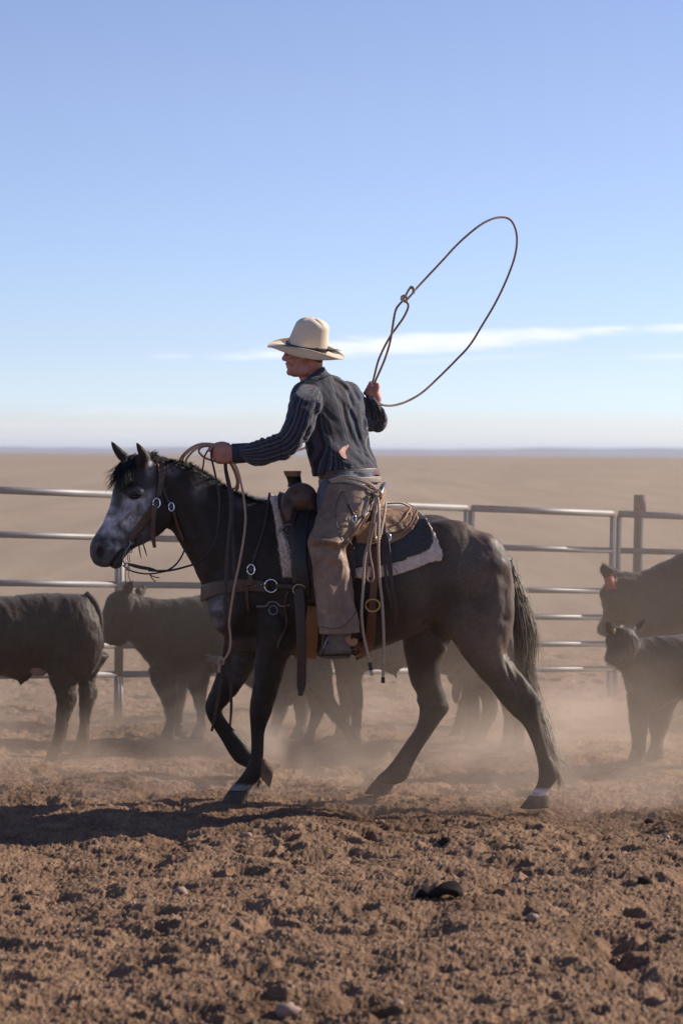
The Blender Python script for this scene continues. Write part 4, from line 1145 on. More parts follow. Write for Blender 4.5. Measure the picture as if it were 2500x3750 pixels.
TOR = limb(pairs(z2, (660, 1720, 1262, 1690), (645, 1640, 1245, 1585), (618, 1510, 1212, 1480), (575, 1375, 1172, 1340), (500, 1210, 1148, 1180), (455, 1060, 1128, 1030), (462, 940, 1085, 890), (500, 860, 990, 770), (535, 800, 860, 712), (560, 770, 775, 700)),
           [0, 0, 0, 0, -.01, -.02, -.02, -.02, -.01, 0], [.155, .15, .155, .17, .185, .20, .205, .17, .11, .075], th=[TH * .5, TH * .6, TH * .8, TH, TH, TH, TH, TH, TH * .6, TH * .3])
ARM_N = limb(pairs(z2, (540, 800, 700, 835), (480, 860, 740, 905), (430, 930, 735, 1000), (395, 1060, 690, 1110), (370, 1180, 640, 1240), (325, 1255, 560, 1380), (296, 1275, 420, 1495), (240, 1290, 330, 1535), (160, 1315, 215, 1568), (80, 1345, 110, 1578), (10, 1368, 20, 1552), (-60, 1382, -50, 1500), (-115, 1384, -110, 1480)),
             [-.12, -.17, -.22, -.25, -.275, -.285, -.285, -.275, -.26, -.24, -.22, -.20, -.195], [.035, .072, .085, .082, .078, .075, .074, .070, .063, .058, .050, .040, .037])
ARM_F = limb(pairs(z2, (950, 760, 880, 1020), (1040, 800, 990, 1150), (1120, 900, 1080, 1215), (1190, 960, 1160, 1245), (1275, 1000, 1210, 1258), (1348, 1110, 1205, 1215), (1345, 1150, 1140, 1130), (1325, 1060, 1122, 990), (1285, 990, 1150, 925), (1262, 962, 1172, 920)),
             [.12, .16, .20, .25, .28, .29, .25, .21, .19, .18], [.08, .085, .08, .075, .07, .065, .06, .058, .05, .045])
LEG_N = limb(pairs(z3, (575, 215, 945, 225), (560, 300, 930, 340), (530, 420, 880, 470), (480, 540, 815, 560), (437, 640, 745, 655), (462, 740, 712, 720), (484, 850, 742, 850), (492, 980, 768, 960), (503, 1100, 790, 1080), (512, 1220, 815, 1200), (520, 1312, 828, 1300)),
             [-.10, -.16, -.23, -.30, -.345, -.36, -.365, -.37, -.375, -.38, -.385], [.12, .12, .115, .105, .095, .088, .088, .09, .093, .098, .10])
def mirror(L): return tuple(k * np.array([1, -1, 1]) for k in L)
LEG_F = mirror(LEG_N)

bm = M()
bm.join(loft(*grow(TOR, .9, -.004), up=1, seg=28))
bm.join(loft(*grow(ARM_N, .62, .002), up=1, seg=18)); bm.join(loft(*grow(ARM_F, .62, .002), up=1, seg=18))
for L in (LEG_N, LEG_F): bm.join(loft(*grow(L, .62, 0), up=1, seg=18))
for s in (-1, 1):  # feet inside the boots
    q_ = [P(*k, s * .385) for k in z3((690, 1290), (690, 1370), (660, 1420), (600, 1440), (560, 1450))]
    bm.join(tube(q_, [.045, .038, .032, .026, .014], 12))
# wrists
HY = -.165
bm.join(lpx(pairs(zl, (760, 228, 770, 330), (700, 215, 705, 355), (655, 206, 657, 366), (615, 194, 612, 380), (565, 186, 560, 384), (520, 200, 530, 375), (492, 222, 512, 352)), [HY - .01] * 3 + [HY] * 4, [.026, .024, .022, .024, .023, .019, .013], p=2.3, seg=20))
for k, (xk, yk, xt, yt) in enumerate(((438, 248, 462, 262), (462, 290, 486, 300), (482, 325, 510, 334), (508, 362, 536, 366))):
    rr_ = (.0115, .0118, .011, .0098)[k]
    bm.join(tube([P(*zl((560, 230 + 38 * k))[0], HY - .004), P(*zl((505, yk - 4))[0], HY - .008), P(*zl((xk + 12, yk))[0], HY - .004), P(*zl((xk + 6, yk + 8))[0], HY + .022), P(*zl((xt + 16, yt + 10))[0], HY + .042), P(*zl((xt + 60, yt + 6))[0], HY + .046)],
                 [rr_ * 1.05, rr_ * 1.1, rr_, rr_ * .97, rr_ * .9, rr_ * .75], 10))
bm.join(tube([P(*zl((625, 215))[0], HY + .012), P(*zl((560, 200))[0], HY + .022), P(*zl((500, 208))[0], HY + .020), P(*zl((455, 228))[0], HY + .008), P(*zl((440, 240))[0], HY + .0)], [.014, .0145, .0125, .0115, .009], 10))
# far hand
FY = .19
bm.join(lpx(pairs(zr, (420, 1180, 700, 1250), (360, 1040, 730, 1130), (300, 950, 755, 1030), (248, 860, 735, 930), (285, 760, 700, 830), (370, 680, 650, 740), (430, 620, 590, 660)), FY, [.027, .026, .026, .026, .025, .021, .014], p=2.3, seg=20))
for k in range(4):
    x0, y0 = 690 - 22 * k, 900 - 92 * k
    bm.join(tube([P(*zr((x0 - 60, y0 + 20))[0], FY + .01), P(*zr((x0 - 10, y0 - 10))[0], FY + .026), P(*zr((x0 - 130, y0 - 60))[0], FY + .045), P(*zr((300 + 45 * k, y0 - 45))[0], FY + .034), P(*zr((285 + 52 * k, y0 - 30))[0], FY + .006)], [.011, .0115, .011, .0105, .009], 10))
bm.join(tube([P(*zr((560, 820))[0], FY - .018), P(*zr((620, 720))[0], FY - .022), P(*zr((650, 640))[0], FY - .016), P(*zr((600, 600))[0], FY - .010)], [.015, .0135, .0120, .0095], 10))
# neck and head
bm.join(lpx(pairs(zh, (660, 1330, 1090, 1180), (668, 1240, 1060, 1110), (650, 1180, 1038, 1020), (640, 1110, 1034, 950), (620, 1060, 1030, 880)), [0, 0, -.005, -.01, -.01], [.066, .060, .057, .060, .065], p=2.1, seg=24))
bm.join(lpx(pairs(zh, (600, 420, 880, 420), (500, 500, 990, 520), (450, 600, 1035, 620), (425, 700, 1048, 720), (418, 780, 1046, 800), (428, 850, 1040, 870), (437, 920, 1025, 930), (446, 980, 980, 980), (458, 1040, 900, 1030), (474, 1090, 845, 1085), (492, 1135, 790, 1125), (560, 1168, 720, 1160)), -.01,
            [.035, .062, .072, .075, .074, .071, .068, .064, .060, .054, .045, .025], p=2.2, seg=28))
def hd(x, y, off=0): return P(*zh((x, y))[0], -.01 - off)
bm.join(tube([hd(432, 775), hd(412, 830), hd(397, 868), hd(425, 895)], [.007, .009, .0105, .007], 12))          # nose
for s in (-1, 1): bm.join(ell(hd(428, 880, s * .012), (.009, .007, .006)))
bm.join(ell(hd(452, 958), (.010, .024, .0065))); bm.join(ell(hd(466, 1000), (.009, .021, .007)))                 # lips
bm.join(ell(hd(497, 1090), (.017, .026, .017)))                                                                     # chin
for s in (-1, 1):
    bm.join(ell(hd(540, 900, s * .050), (.032, .02, .028))); bm.join(ell(hd(445, 790, s * .03), (.014, .026, .009)))
    bm.join(ell(hd(690, 1040, s * .055), (.040, .018, .036)))
    bm.join(tube([hd(735, 790, s * .082), hd(735, 835, s * .090), hd(720, 885, s * .087), hd(695, 930, s * .078)], [.009, .012, .010, .006], 10)) # ear
    bm.join(tube([hd(690, 800, s * .074), hd(675, 840, s * .079), hd(690, 915, s * .075)], [.006, .007, .005], 8))
bme = remesh(bm, .0042, 3, .5)
co, nn = mesh_np(bme); px = PX(co); cam_side = nn[:, 1] < 0.4
e1 = line_mask(zh((428, 980), (470, 982), (510, 990)), 2.2); co = co - nn * (e1 * .003)[:, None]
e2 = line_mask(zh((455, 845), (500, 838), (540, 848)), 4); co = co - nn * (e2 * .005)[:, None]
set_co(bme, co)
skin, t, b = newmat("skin")
b.inputs['Roughness'].default_value = .55; b.inputs['Subsurface Weight'].default_value = .08; b.inputs['Subsurface Radius'].default_value = (.01, .004, .002); b.inputs['Subsurface Scale'].default_value = .6
sk = mixc(t, ramp(t, noise_(t, 26, 5, .6), (.35, 0), (.68, 1)), (.50, .215, .150), (.36, .135, .095))
sk = mixc(t, ramp(t, noise_(t, 300, 3, .7), (.5, 0), (.75, .45)), sk, (.20, .085, .06))
t.links.new(sk, b.inputs['Base Color']); bump(t, b, noise_(t, 420, 3, .6), .3, .0008)
mk("body", bme, skin, rider)
hair = simple("short_brown_hair", (.17, .075, .045), (.10, .045, .03), 150, .8, bstr=.7, bdist=.002, bscale=600)
hm_ = M()
hm_.join(lpx(pairs(zh, (720, 560, 1045, 600), (735, 700, 1056, 720), (745, 800, 1053, 800), (790, 850, 1047, 865), (840, 895, 1036, 915), (910, 930, 1028, 948)), -.01, [.076, .0785, .0785, .073, .064, .038], p=2.2, seg=28))
mk("hair", hm_, hair, rider)
eyem = ell(hd(462, 800, .040), (.006, .006, .004))
mk("eye", eyem, eyeblack, rider)

# ---- striped shirt
def cloth_disp(L, seg, amp, fa, fl, seed, up=1):
    C, A, B = L
    m = loft(C, A, B, 2.45, seg, up, caps=False)
    v, q, t_, uv = m.arr()
    nr = len(v) // seg
    S = cat(np.hstack([C, A, B]), up) if up > 1 else np.hstack([C, A, B])
    cc = np.repeat(S[:, :3], seg, 0)
    d = v - cc; r_ = np.linalg.norm(d, axis=1)[:, None]; d = d / r_
    a = uv[:, 0] * 2 * math.pi; l = uv[:, 1]
    n1 = vnoise(np.cos(a) * fa + l * fl, np.sin(a) * fa + l * fl * .6 + seed, seed)
    n2 = vnoise(np.cos(a) * fa * 2.2 - l * fl * 1.9, np.sin(a) * fa * 2.2 + l * fl, seed + 1)
    n3 = -np.abs(n2) * 1.2 + n1
    return v + d * (n3 * amp)[:, None], q, t_, uv
sm = M()
LT, LN, LF = grow(TOR, 1, .002), grow(ARM_N, 1.0, .002), grow(ARM_F, 1.0, .002)
def cut(L, a, b): return tuple(k[a:b] for k in L)
shirt_lofts = []
for L, amp, fa, fl, seed in ((cut(LT, 2, None), .008, 1.6, 5, 3), (cut(LN, 0, 56), .009, .9, 16, 9), (cut(LF, 0, None), .007, 1.0, 12, 15)):
    v, q, t_, uv = cloth_disp(L, 64, amp, fa, fl, seed, 3)
    S = cat(np.hstack(L), 3)
    k = len(v); seg = 64; nr = k // seg; i = np.arange(seg); j = (i + 1) % seg
    v = np.vstack([v, S[0, :3], S[-1, :3]])
    t_ = np.vstack([np.stack([j, i, np.full(seg, k)], 1), np.stack([i + (nr - 1) * seg, j + (nr - 1) * seg, np.full(seg, k + 1)], 1)])
    sm.add(v, q, t_); shirt_lofts.append(S)
sm.join(ell(P(*z2((1262, 1150))[0], .28), (.050, .06, .062))); sm.join(ell(P(*z2((590, 960))[0], -.17), (.055, .06, .06)))
sme = remesh(sm, .0048, 6, .5)
co, nn = mesh_np(sme); px = PX(co); cam_side = nn[:, 1] < .6
# creases at elbow, armpit, waist
def fold(zf, pts, wd_, dp):
    global co
    co = co - nn * (line_mask(zf(*pts), wd_) * dp)[:, None]
for pts, wd_, dp in (([(560, 1370), (600, 1250), (660, 1120), (690, 1000)], 8, .012), ([(620, 1330), (680, 1270), (760, 1250)], 6, .008), ([(330, 1300), (350, 1400), (345, 1510)], 6, .009),
                     ([(440, 1470), (480, 1400), (560, 1330)], 7, .008), ([(640, 1600), (760, 1560), (900, 1570)], 7, .008), ([(620, 1500), (740, 1480), (860, 1520), (980, 1600)], 6, .007),
                     ([(900, 1570), (1000, 1580), (1150, 1560)], 6, .006), ([(700, 1100), (760, 1160), (800, 1260)], 9, .005), ([(850, 760), (920, 800), (980, 880), (1030, 1000)], 8, .009),
                     ([(930, 740), (1020, 820), (1080, 940)], 8, .008), ([(1135, 960), (1140, 1080), (1142, 1230)], 9, .012), ([(240, 1290), (230, 1330), (260, 1400)], 5, .006),
                     ([(190, 1305), (185, 1350), (210, 1410)], 5, .006), ([(130, 1330), (120, 1370), (150, 1430)], 5, .006), ([(1160, 930), (1190, 1000), (1200, 1080)], 5, .006),
                     ([(1200, 930), (1240, 1000), (1260, 1090)], 5, .006), ([(1240, 940), (1290, 1010), (1310, 1110)], 5, .006), ([(430, 1050), (470, 1150), (460, 1250)], 8, .005),
                     ([(860, 900), (930, 1000), (960, 1150), (1020, 1300), (1090, 1450)], 9, .006), ([(980, 1020), (1040, 1150), (1080, 1300), (1150, 1480)], 8, .007)):
    fold(z2, pts, wd_, dp); 
    o_ = [(a_ + 14, b_ - 6) for a_, b_ in pts]; fold(z2, o_, wd_, -dp * .6)
set_co(sme, co)
# stripe coordinate: running angle round whichever tube of cloth the point belongs to
best = np.full(len(co), 1e9); su = np.zeros(len(co)); cyc = (12, 6, 6); lim = np.zeros(len(co), int)
for k, S in enumerate(shirt_lofts):
    C, A, B = S[:, :3], S[:, 3:6], S[:, 6:9]
    T = np.gradient(C, axis=0); T /= np.linalg.norm(T, axis=1)[:, None]
    A2 = A / (A * A).sum(1)[:, None]; B2 = B / (B * B).sum(1)[:, None]
    d2 = ((co[:, None, :] - C[None]) ** 2).sum(-1); idx = d2.argmin(1)
    # plane-based choice: smallest distance along the axis
    w_ = np.abs(((co[:, None, :] - C[None]) * T[None]).sum(-1)) + (.04 if k == 0 else .35) * np.sqrt(d2); idx = w_.argmin(1)
    d = co - C[idx]; x_ = (d * A2[idx]).sum(1); y_ = (d * B2[idx]).sum(1); rho = np.abs(np.hypot(x_, y_) - 1) + (0 if k == 0 else .9 * np.clip(1 - idx / (.14 * len(C)), 0, 1))
    a = (np.arctan2(y_, -x_) / (2 * math.pi)) * cyc[k]
    if k: a = np.where(idx < .17 * len(C), .30, a)
    m_ = rho < best; best[m_] = rho[m_]; su[m_] = a[m_] + 40; lim[m_] = k
set_attr(sme, "stripe", su)
shm, t, b = newmat("striped_cotton")
at = N_(t, "ShaderNodeAttribute"); at.attribute_name = "stripe"
wob = N_(t, "ShaderNodeMath"); wob.operation = 'ADD'
nz = N_(t, "ShaderNodeMath"); nz.operation = 'MULTIPLY'; nz.inputs[1].default_value = .16; t.links.new(noise_(t, 16, 3, .5), nz.inputs[0])
t.links.new(at.outputs['Fac'], wob.inputs[0]); t.links.new(nz.outputs[0], wob.inputs[1])
fr = N_(t, "ShaderNodeMath"); fr.operation = 'FRACT'; t.links.new(wob.outputs[0], fr.inputs[0])
rp = N_(t, "ShaderNodeValToRGB"); rp.color_ramp.interpolation = 'CONSTANT'; t.links.new(fr.outputs[0], rp.inputs[0])
st = [(0, (.040, .043, .064)), (.16, (.17, .165, .13)), (.20, (.020, .020, .024)), (.36, (.050, .054, .080)), (.52, (.085, .032, .038)), (.58, (.020, .020, .026)), (.76, (.11, .115, .125)), (.79, (.038, .041, .062)), (.92, (.016, .016, .018))]
cr = rp.color_ramp
while len(cr.elements) < len(st): cr.elements.new(.5)
for e_, (p_, c_) in zip(cr.elements, st): e_.position = p_; e_.color = (*c_, 1)
c = mixc(t, .25, rp.outputs[0], ramp(t, noise_(t, 900, 2, .6), (.3, .0), (.7, .16)))
t.links.new(rp.outputs[0], b.inputs['Base Color']); b.inputs['Roughness'].default_value = .85; b.inputs['Specular IOR Level'].default_value = .2
b.inputs['Sheen Weight'].default_value = .15
bump(t, b, noise_(t, 1100, 2, .6), .15, .0005)
mk("shirt", sme, shm, rider)
plain = simple("navy_cotton", (.030, .033, .055), (.02, .02, .028), 40, .85, bstr=.2)
# collar and cuffs
def band(prs, Ys, ws, mat, name, th=0.0, off=0.003, parent=rider):
    L = grow(limb(prs, Ys, ws, th, up=5), 1, off)
    v, q, t_, uv = loft(*L, 2.1, 36, 1, caps=False).arr(); n = len(v)
    L2 = grow(L, 1, -.004); v2 = loft(*L2, 2.1, 36, 1, caps=False).arr()[0]
    k = n // 36; i = np.arange(36); j = (i + 1) % 36
    rim = np.vstack([np.stack([i, j, j + n, i + n], 1), np.stack([i + (k - 1) * 36, j + (k - 1) * 36, j + (k - 1) * 36 + n, i + (k - 1) * 36 + n], 1)])
    return mk(name, M().add(np.vstack([v, v2]), np.vstack([q, q[:, ::-1] + n, rim])), mat, parent)
band(pairs(zh, (640, 1350, 1170, 1140), (690, 1255, 1100, 1085), (735, 1205, 1050, 1005)), 0, [.098, .082, .074], plain, "collar", off=.004)
band(pairs(zl, (812, 195, 815, 362), (740, 198, 742, 366), (650, 203, 660, 368)), [-.195, -.19, -.18], [.040, .039, .037], plain, "cuff", off=.004)
band(pairs(zr, (310, 1090, 760, 1230), (330, 960, 600, 1040), (345, 930, 590, 1000)), .19, [.042, .040, .038], plain, "cuff", off=.003)
ov = M()
# torn hole: bare skin patch in the side of the shirt
shb = bvh_of(sme)
_o = ORG[rider.name]
shb = BVHTree.FromPolygons([Vector(c_) for c_ in mesh_np(sme)[0] + _o], [tuple(p_.vertices) for p_ in sme.polygons])
hole = z2((888, 1445), (930, 1400), (960, 1385), (998, 1375), (985, 1400), (955, 1440), (960, 1480), (975, 1520), (950, 1520), (915, 1490))
def patch_on(bvhx, poly, lift, th_, n=16, parent=None, name="patch", mat=None):
    poly = np.array(poly, float); x0, y0 = poly.min(0); x1, y1 = poly.max(0)
    xs = np.linspace(x0, x1, n); ys = np.linspace(y0, y1, n)
    V = []; ins = np.zeros((n, n), bool)
    for i, y in enumerate(ys):
        for j, x in enumerate(xs):
            h_, k_ = cast(x, y, bvhx); V.append(h_ + np.array([0, -lift, 0])); ins[i, j] = inpoly(np.array([x]), np.array([y]), poly)[0]
    V = np.array(V); q = grid_faces(n, n, False); keep = ins.ravel()[q].sum(1) >= 3; q = q[keep]
    V2 = V + np.array([0, th_, 0]); N2 = len(V)
    E = {}
    for f in q:
        for a, b_ in zip(f, np.roll(f, -1)):
            k = (min(a, b_), max(a, b_)); E[k] = None if k in E else (a, b_)
    rim = np.array([[a, b_, b_ + N2, a + N2] for v in E.values() if v is not None for a, b_ in [v]])
    allq = np.vstack([q, q[:, ::-1] + N2, rim]); used = np.unique(allq); mp = np.full(2 * N2, -1); mp[used] = np.arange(len(used))
    return mk(name, M().add(np.vstack([V, V2])[used], mp[allq]), mat, parent)
patch_on(shb, hole, .004, .004, 24, rider, "undershirt_patch", simple("pink_lining", (.62, .34, .27), (.5, .26, .2), 30, .8, bstr=.2))

# ---- jeans, chaps, belt
jean = simple("faded_denim", (.115, .125, .155), (.065, .072, .09), 20, .85, bstr=.5, bdist=.002)
jm = M(); jm.join(loft(*grow(limb(pairs(z3, (500, 330, 930, 330), (528, 255, 945, 260), (545, 200, 945, 190), (560, 150, 945, 140)), 0, [.17, .165, .158, .152], TH * .4), 1, 0), up=1, seg=32))
for s in (-1, 1):
    jm.join(tube([P(*z3((700, 260))[0], s * .06), P(*z3((640, 330))[0], s * .12), P(*z3((620, 430))[0], s * .20), P(*z3((620, 560))[0], s * .26)], [.11, .095, .075, .07], 20))
    jm.join(loft(*grow(LEG_N if s < 0 else LEG_F, .66, 0), up=1, seg=20))
jme = remesh(jm, .008, 4); co, nn = mesh_np(jme)
co = co + nn * (.005 * vnoise(co[:, 0] * 22 + co[:, 2] * 14, co[:, 2] * 26, 44) - .006 * np.abs(vnoise(co[:, 0] * 30, co[:, 2] * 30 + co[:, 1] * 20, 45)))[:, None]; set_co(jme, co)
mk("jeans", jme, jean, rider)
CHM = []
for s, L in ((-1, LEG_N), (1, LEG_F)):
    v, q, t_, uv = cloth_disp(cut(L, 1, None), 56, .010, .9, 5, 31, 3)
    m = M().add(v, q, None, uv)
    me = to_mesh(m); o_ = bpy.data.objects.new("t", me); COL.objects.link(o_)
    so = o_.modifiers.new("s", 'SOLIDIFY'); so.thickness = .004
    me2 = bpy.data.meshes.new_from_object(o_.evaluated_get(bpy.context.evaluated_depsgraph_get())); bpy.data.objects.remove(o_)
    if s < 0:
        co, nn = mesh_np(me2); px = PX(co); cam_side = nn[:, 1] < 2
        def fold3(pts, wd_, dp):
            global co
            co = co + np.array([0, 1, 0]) * (line_mask(z3(*pts), wd_) * dp)[:, None] * (co[:, 1] < -.3)[:, None] if False else co + np.array([0, 1.0, 0]) * (line_mask(z3(*pts), wd_) * dp)[:, None]
        for pts, wd_, dp in (([(500, 640), (580, 650), (650, 660), (730, 650)], 9, -.016), ([(500, 700), (600, 700), (700, 740)], 14, .016), ([(650, 660), (670, 720), (722, 800)], 5, -.010), ([(690, 670), (700, 740), (730, 830)], 9, .010),
                             ([(640, 440), (660, 560), (690, 640)], 8, .007), ([(640, 300), (645, 440), (680, 600), (700, 650)], 3, -.004), ([(530, 1270), (640, 1278), (720, 1250), (790, 1165)], 3, -.003), ([(700, 290), (740, 380), (790, 440)], 8, .008), ([(520, 820), (540, 1000), (560, 1200)], 16, .010), ([(640, 830), (660, 980), (650, 1200)], 18, .012), ([(720, 860), (740, 1000), (770, 1180)], 14, .010), ([(560, 860), (600, 1000), (600, 1240)], 14, -.008), ([(560, 420), (600, 520), (560, 600)], 14, .010), ([(760, 480), (740, 560), (700, 620)], 10, .012), ([(820, 460), (790, 540), (750, 610)], 8, -.010)):
            fold3(pts, wd_, dp)
        set_co(me2, co)
    me2.polygons.foreach_set("use_smooth", np.ones(len(me2.polygons), bool))
    c_ = mk("chap", me2, L_chap, rider); CHM.append(c_)
chb = BVHTree.FromPolygons([Vector(c_) for c_ in mesh_np(CHM[0].data)[0] + _o], [tuple(p_.vertices) for p_ in CHM[0].data.polygons])
# rawhide hem panel, seam welts
def line_on(name, zf, pts, r_, mat, bvhx, lift=.002, parent=rider):
    q_ = cat(np.array(zf(*pts), float), 5); p_ = np.array([cast(*k, bvhx)[0] + np.array([0, -lift, 0]) for k in q_])
    p_[1:-1] = (p_[:-2] + 2 * p_[1:-1] + p_[2:]) / 4
    return mk(name, tube(p_, r_, 6, 1), mat, parent)
welt = leather("welt_leather", (.12, .075, .05), (.06, .04, .03), .6)
line_on("seam_welt", z3, [(535, 1265), (640, 1277), (710, 1255), (760, 1205), (790, 1160)], .0022, welt, chb)
line_on("seam_welt", z3, [(690, 290), (650, 380), (645, 480), (665, 580), (690, 645)], .0022, welt, chb)
line_on("seam_welt", z3, [(700, 295), (730, 380), (770, 430), (800, 440)], .0025, L_tan, chb)
patch_on(chb, z3((698, 292), (770, 322), (838, 340), (830, 380), (790, 430), (770, 440), (735, 390)), .010, .008, 20, rider, "chap_pocket", leather("pocket_leather", (.30, .20, .14), (.18, .12, .085), .5))
def chap_strap(pts, wd, mat, lift, name="chap_strap"):
    q_ = cat(np.array(z3(*pts), float), 4); p_ = np.array([cast(*k, chb)[0] + np.array([0, -lift, 0]) for k in q_])
    p_[:, 1] = np.convolve(np.pad(p_[:, 1], 3, 'edge'), np.ones(7) / 7, 'valid')
    return mk(name, strap(p_, (0, -1, .1), wd, .004, 1), mat, rider)
Lgrey = leather("grey_leather", (.26, .19, .15), (.16, .115, .09), .5)
chap_strap([(872, 325), (860, 380), (845, 440), (835, 485)], .022, Lgrey, .030)
chap_strap([(890, 430), (860, 455), (835, 480)], .012, L_dark, .034)
chap_strap([(735, 385), (760, 440), (775, 480)], .012, L_dark, .016)
chap_strap([(775, 520), (775, 580), (768, 655)], .011, Lgrey, .020)
c_ = cast(*z3((777, 490))[0], chb)[0] + np.array([0, -.026, 0])
mk("chap_buckle", ring(c_, (.25, -1, 0), .0155, .0032, .62, 1.0), silver, rider)
def ringbelt(name, prs, w_, th, height, mat, thick=.005, n=48, off=.004):
    (e1, e2), = prs; a = P(*e1, 0); b_ = P(*e2, 0); c0 = (a + b_) / 2; A = (a - b_) / 2
    L = np.linalg.norm(A); bx = math.sin(th) * w_; A = A * math.sqrt(max(.3, 1 - (bx / L) ** 2)) * (1 + off / L); B = np.array([-bx, math.cos(th) * w_, 0]) * (1 + off / w_)
    f = np.linspace(0, 2 * math.pi, n + 1); R_ = A * np.cos(f)[:, None] + B * np.sin(f)[:, None]
    return mk(name, strap(c0 + R_, R_ / np.linalg.norm(R_, axis=1)[:, None], height, thick, 1), mat, rider)
ringbelt("belt", pairs(z3, (548, 190, 945, 150)), .152, TH * .6, .036, L_brown, off=.010)
ringbelt("chap_belt", pairs(z3, (545, 232, 948, 208)), .158, TH * .5, .030, Lgrey, off=.014)
# boots
for s in (-1, 1):
    Y_ = -.40 if s < 0 else .40
    bt = M()
    bt.join(lpx(pairs(z3, (590, 1180, 750, 1180), (585, 1290, 745, 1290), (588, 1360, 745, 1370), (600, 1400, 748, 1410)), Y_, [.045, .042, .040, .038], p=2.3))
    bt.join(lpx(pairs(z3, (522, 1452, 530, 1464), (540, 1425, 545, 1470), (580, 1385, 590, 1472), (640, 1350, 650, 1472), (700, 1340, 715, 1468), (742, 1360, 752, 1455)), Y_, [.016, .032, .042, .042, .037, .032], p=2.4))
    mk("boot", remesh(bt, .005, 3), leather("boot_leather", (.19, .135, .11), (.10, .07, .06), .55) if s < 0 else L_dark, rider)
    mk("boot_sole", lpx(pairs(z3, (518, 1458, 522, 1470), (560, 1466, 562, 1476), (640, 1466, 642, 1476), (700, 1458, 704, 1470), (745, 1450, 750, 1480)), Y_, [.014, .036, .042, .034, .030], p=3), L_dark, rider)
    if s < 0:
        air_strap("spur_strap", z3, [(728, 1335), (740, 1370), (772, 1385), (785, 1350)], -.445, .028, .005, L_tan, rider)
    q_ = [P(*k, Y_ + dy) for k, dy in zip(z3((690, 1440), (750, 1430), (765, 1425), (800, 1418)), (-.04, -.02, 0, 0))]
    mk("spur", tube(q_, [.004, .005, .004, .003], 8), iron, rider)
    a_ = np.linspace(0, 2 * math.pi, 17); cc = P(*z3((806, 1418))[0], Y_)
    st_ = M(); Rr = np.where(np.arange(17) % 2 == 0, .015, .006)
    st_.join(tube(cc + np.stack([np.cos(a_) * Rr, 0 * a_, np.sin(a_) * Rr], 1), .002, 5, 1)); mk("spur_rowel", st_, iron, rider)

# ---- straw hat
straw, t, b = newmat("palm_straw")
uvn = N_(t, "ShaderNodeUVMap"); mp = N_(t, "ShaderNodeMapping"); mp.inputs['Scale'].default_value = (6, 150, 1); t.links.new(uvn.outputs[0], mp.inputs[0])
wa = noise_(t, 3, 5, .6, mp.outputs[0])
base = mixc(t, ramp(t, wa, (.35, 0), (.7, 1)), (.80, .69, .53), (.64, .52, .38))
base = mixc(t, ramp(t, noise_(t, 9, 5, .6), (.52, 0), (.78, .55)), base, (.42, .31, .21))
base = mixc(t, ramp(t, noise_(t, 420, 2, .6), (.45, 0), (.7, .35)), base, (.36, .25, .15))
t.links.new(base, b.inputs['Base Color']); b.inputs['Roughness'].default_value = .75; b.inputs['Specular IOR Level'].default_value = .25
bump(t, b, wa, .5, .0015)
pA, pB = P(*zh((120, 755))[0]), P(*zh((1385, 935))[0])
ex = (pB - pA); ex[1] = 0; ex /= np.linalg.norm(ex); ey = np.array([0, 1.0, 0]); ez = np.cross(ex, ey); ez = ez if ez[2] > 0 else -ez
hc = P(*zh((772, 705))[0], -.01)
_hr = np.array(Matrix.Rotation(rad(14), 3, Vector(ex)))
ey = _hr @ ey; ez = _hr @ ez
if (_hr @ np.array([0, 1.0, 0]))[2] < 0: ey = _hr.T @ np.array([0, 1.0, 0]); ez = np.cross(ex, ey)
if ez[2] < 0: ez = -ez
def H3(x, y, z): return hc + np.outer(np.ravel(x), ex) + np.outer(np.ravel(y), ey) + np.outer(np.ravel(z), ez)
aa = np.linspace(0, 2 * math.pi, 72, endpoint=False)
rows = []; tt = np.concatenate([np.linspace(0, 1, 22)])
ca, sa = np.cos(aa), np.sin(aa)
for t0 in tt:   # brim: inner ellipse to rolled rim
    rx = .102 + (.192 - .102) * t0; ry = .082 + (.150 - .082) * t0 ** .9
    side = np.abs(sa) ** 1.5
    ry_e = ry - .022 * t0 ** 3 * 1
    z = side * (-.024 * math.sin(min(t0 / .72, 1) * math.pi / 2) + .046 * max(0, (t0 - .5) / .5) ** 1.8) - .004 * (1 - side) * t0 + np.where(ca < 0, -.006 * t0 ** 2 + .004 * np.sin(t0 * 3), .0) * (1 - side) - .020 * t0 * np.clip(ca, 0, 1) ** 2
    z = z + .004 * np.sin(3 * aa + 1) * t0
    rows.append(H3(rx * ca, ry_e * sa, z - .0))
bv = np.vstack(rows); uvb = np.stack([np.tile(aa / 6.283, len(tt)), np.repeat(tt, 72) * .4], 1)
bvb = bv - ez * .0035
n = len(bv); q = grid_faces(len(tt), 72, True); i = np.arange(72); j = (i + 1) % 72; o0 = (len(tt) - 1) * 72
rim = np.stack([i + o0, j + o0, j + o0 + n, i + o0 + n], 1); rim0 = np.stack([i, j, j + n, i + n], 1)
hat_o = mk("hat", M().add(np.vstack([bv, bvb]), np.vstack([q, q[:, ::-1] + n, rim, rim0]), None, np.vstack([uvb, uvb])), straw, rider, label="cream straw cowboy hat with rolled brim")
mk("hat_brim_edge", tube(np.vstack([rows[-1], rows[-1][:1]]) - ez * .0017, .0030, 6, 1), straw, hat_o)
rows = []; zz = np.linspace(0, 1, 26)
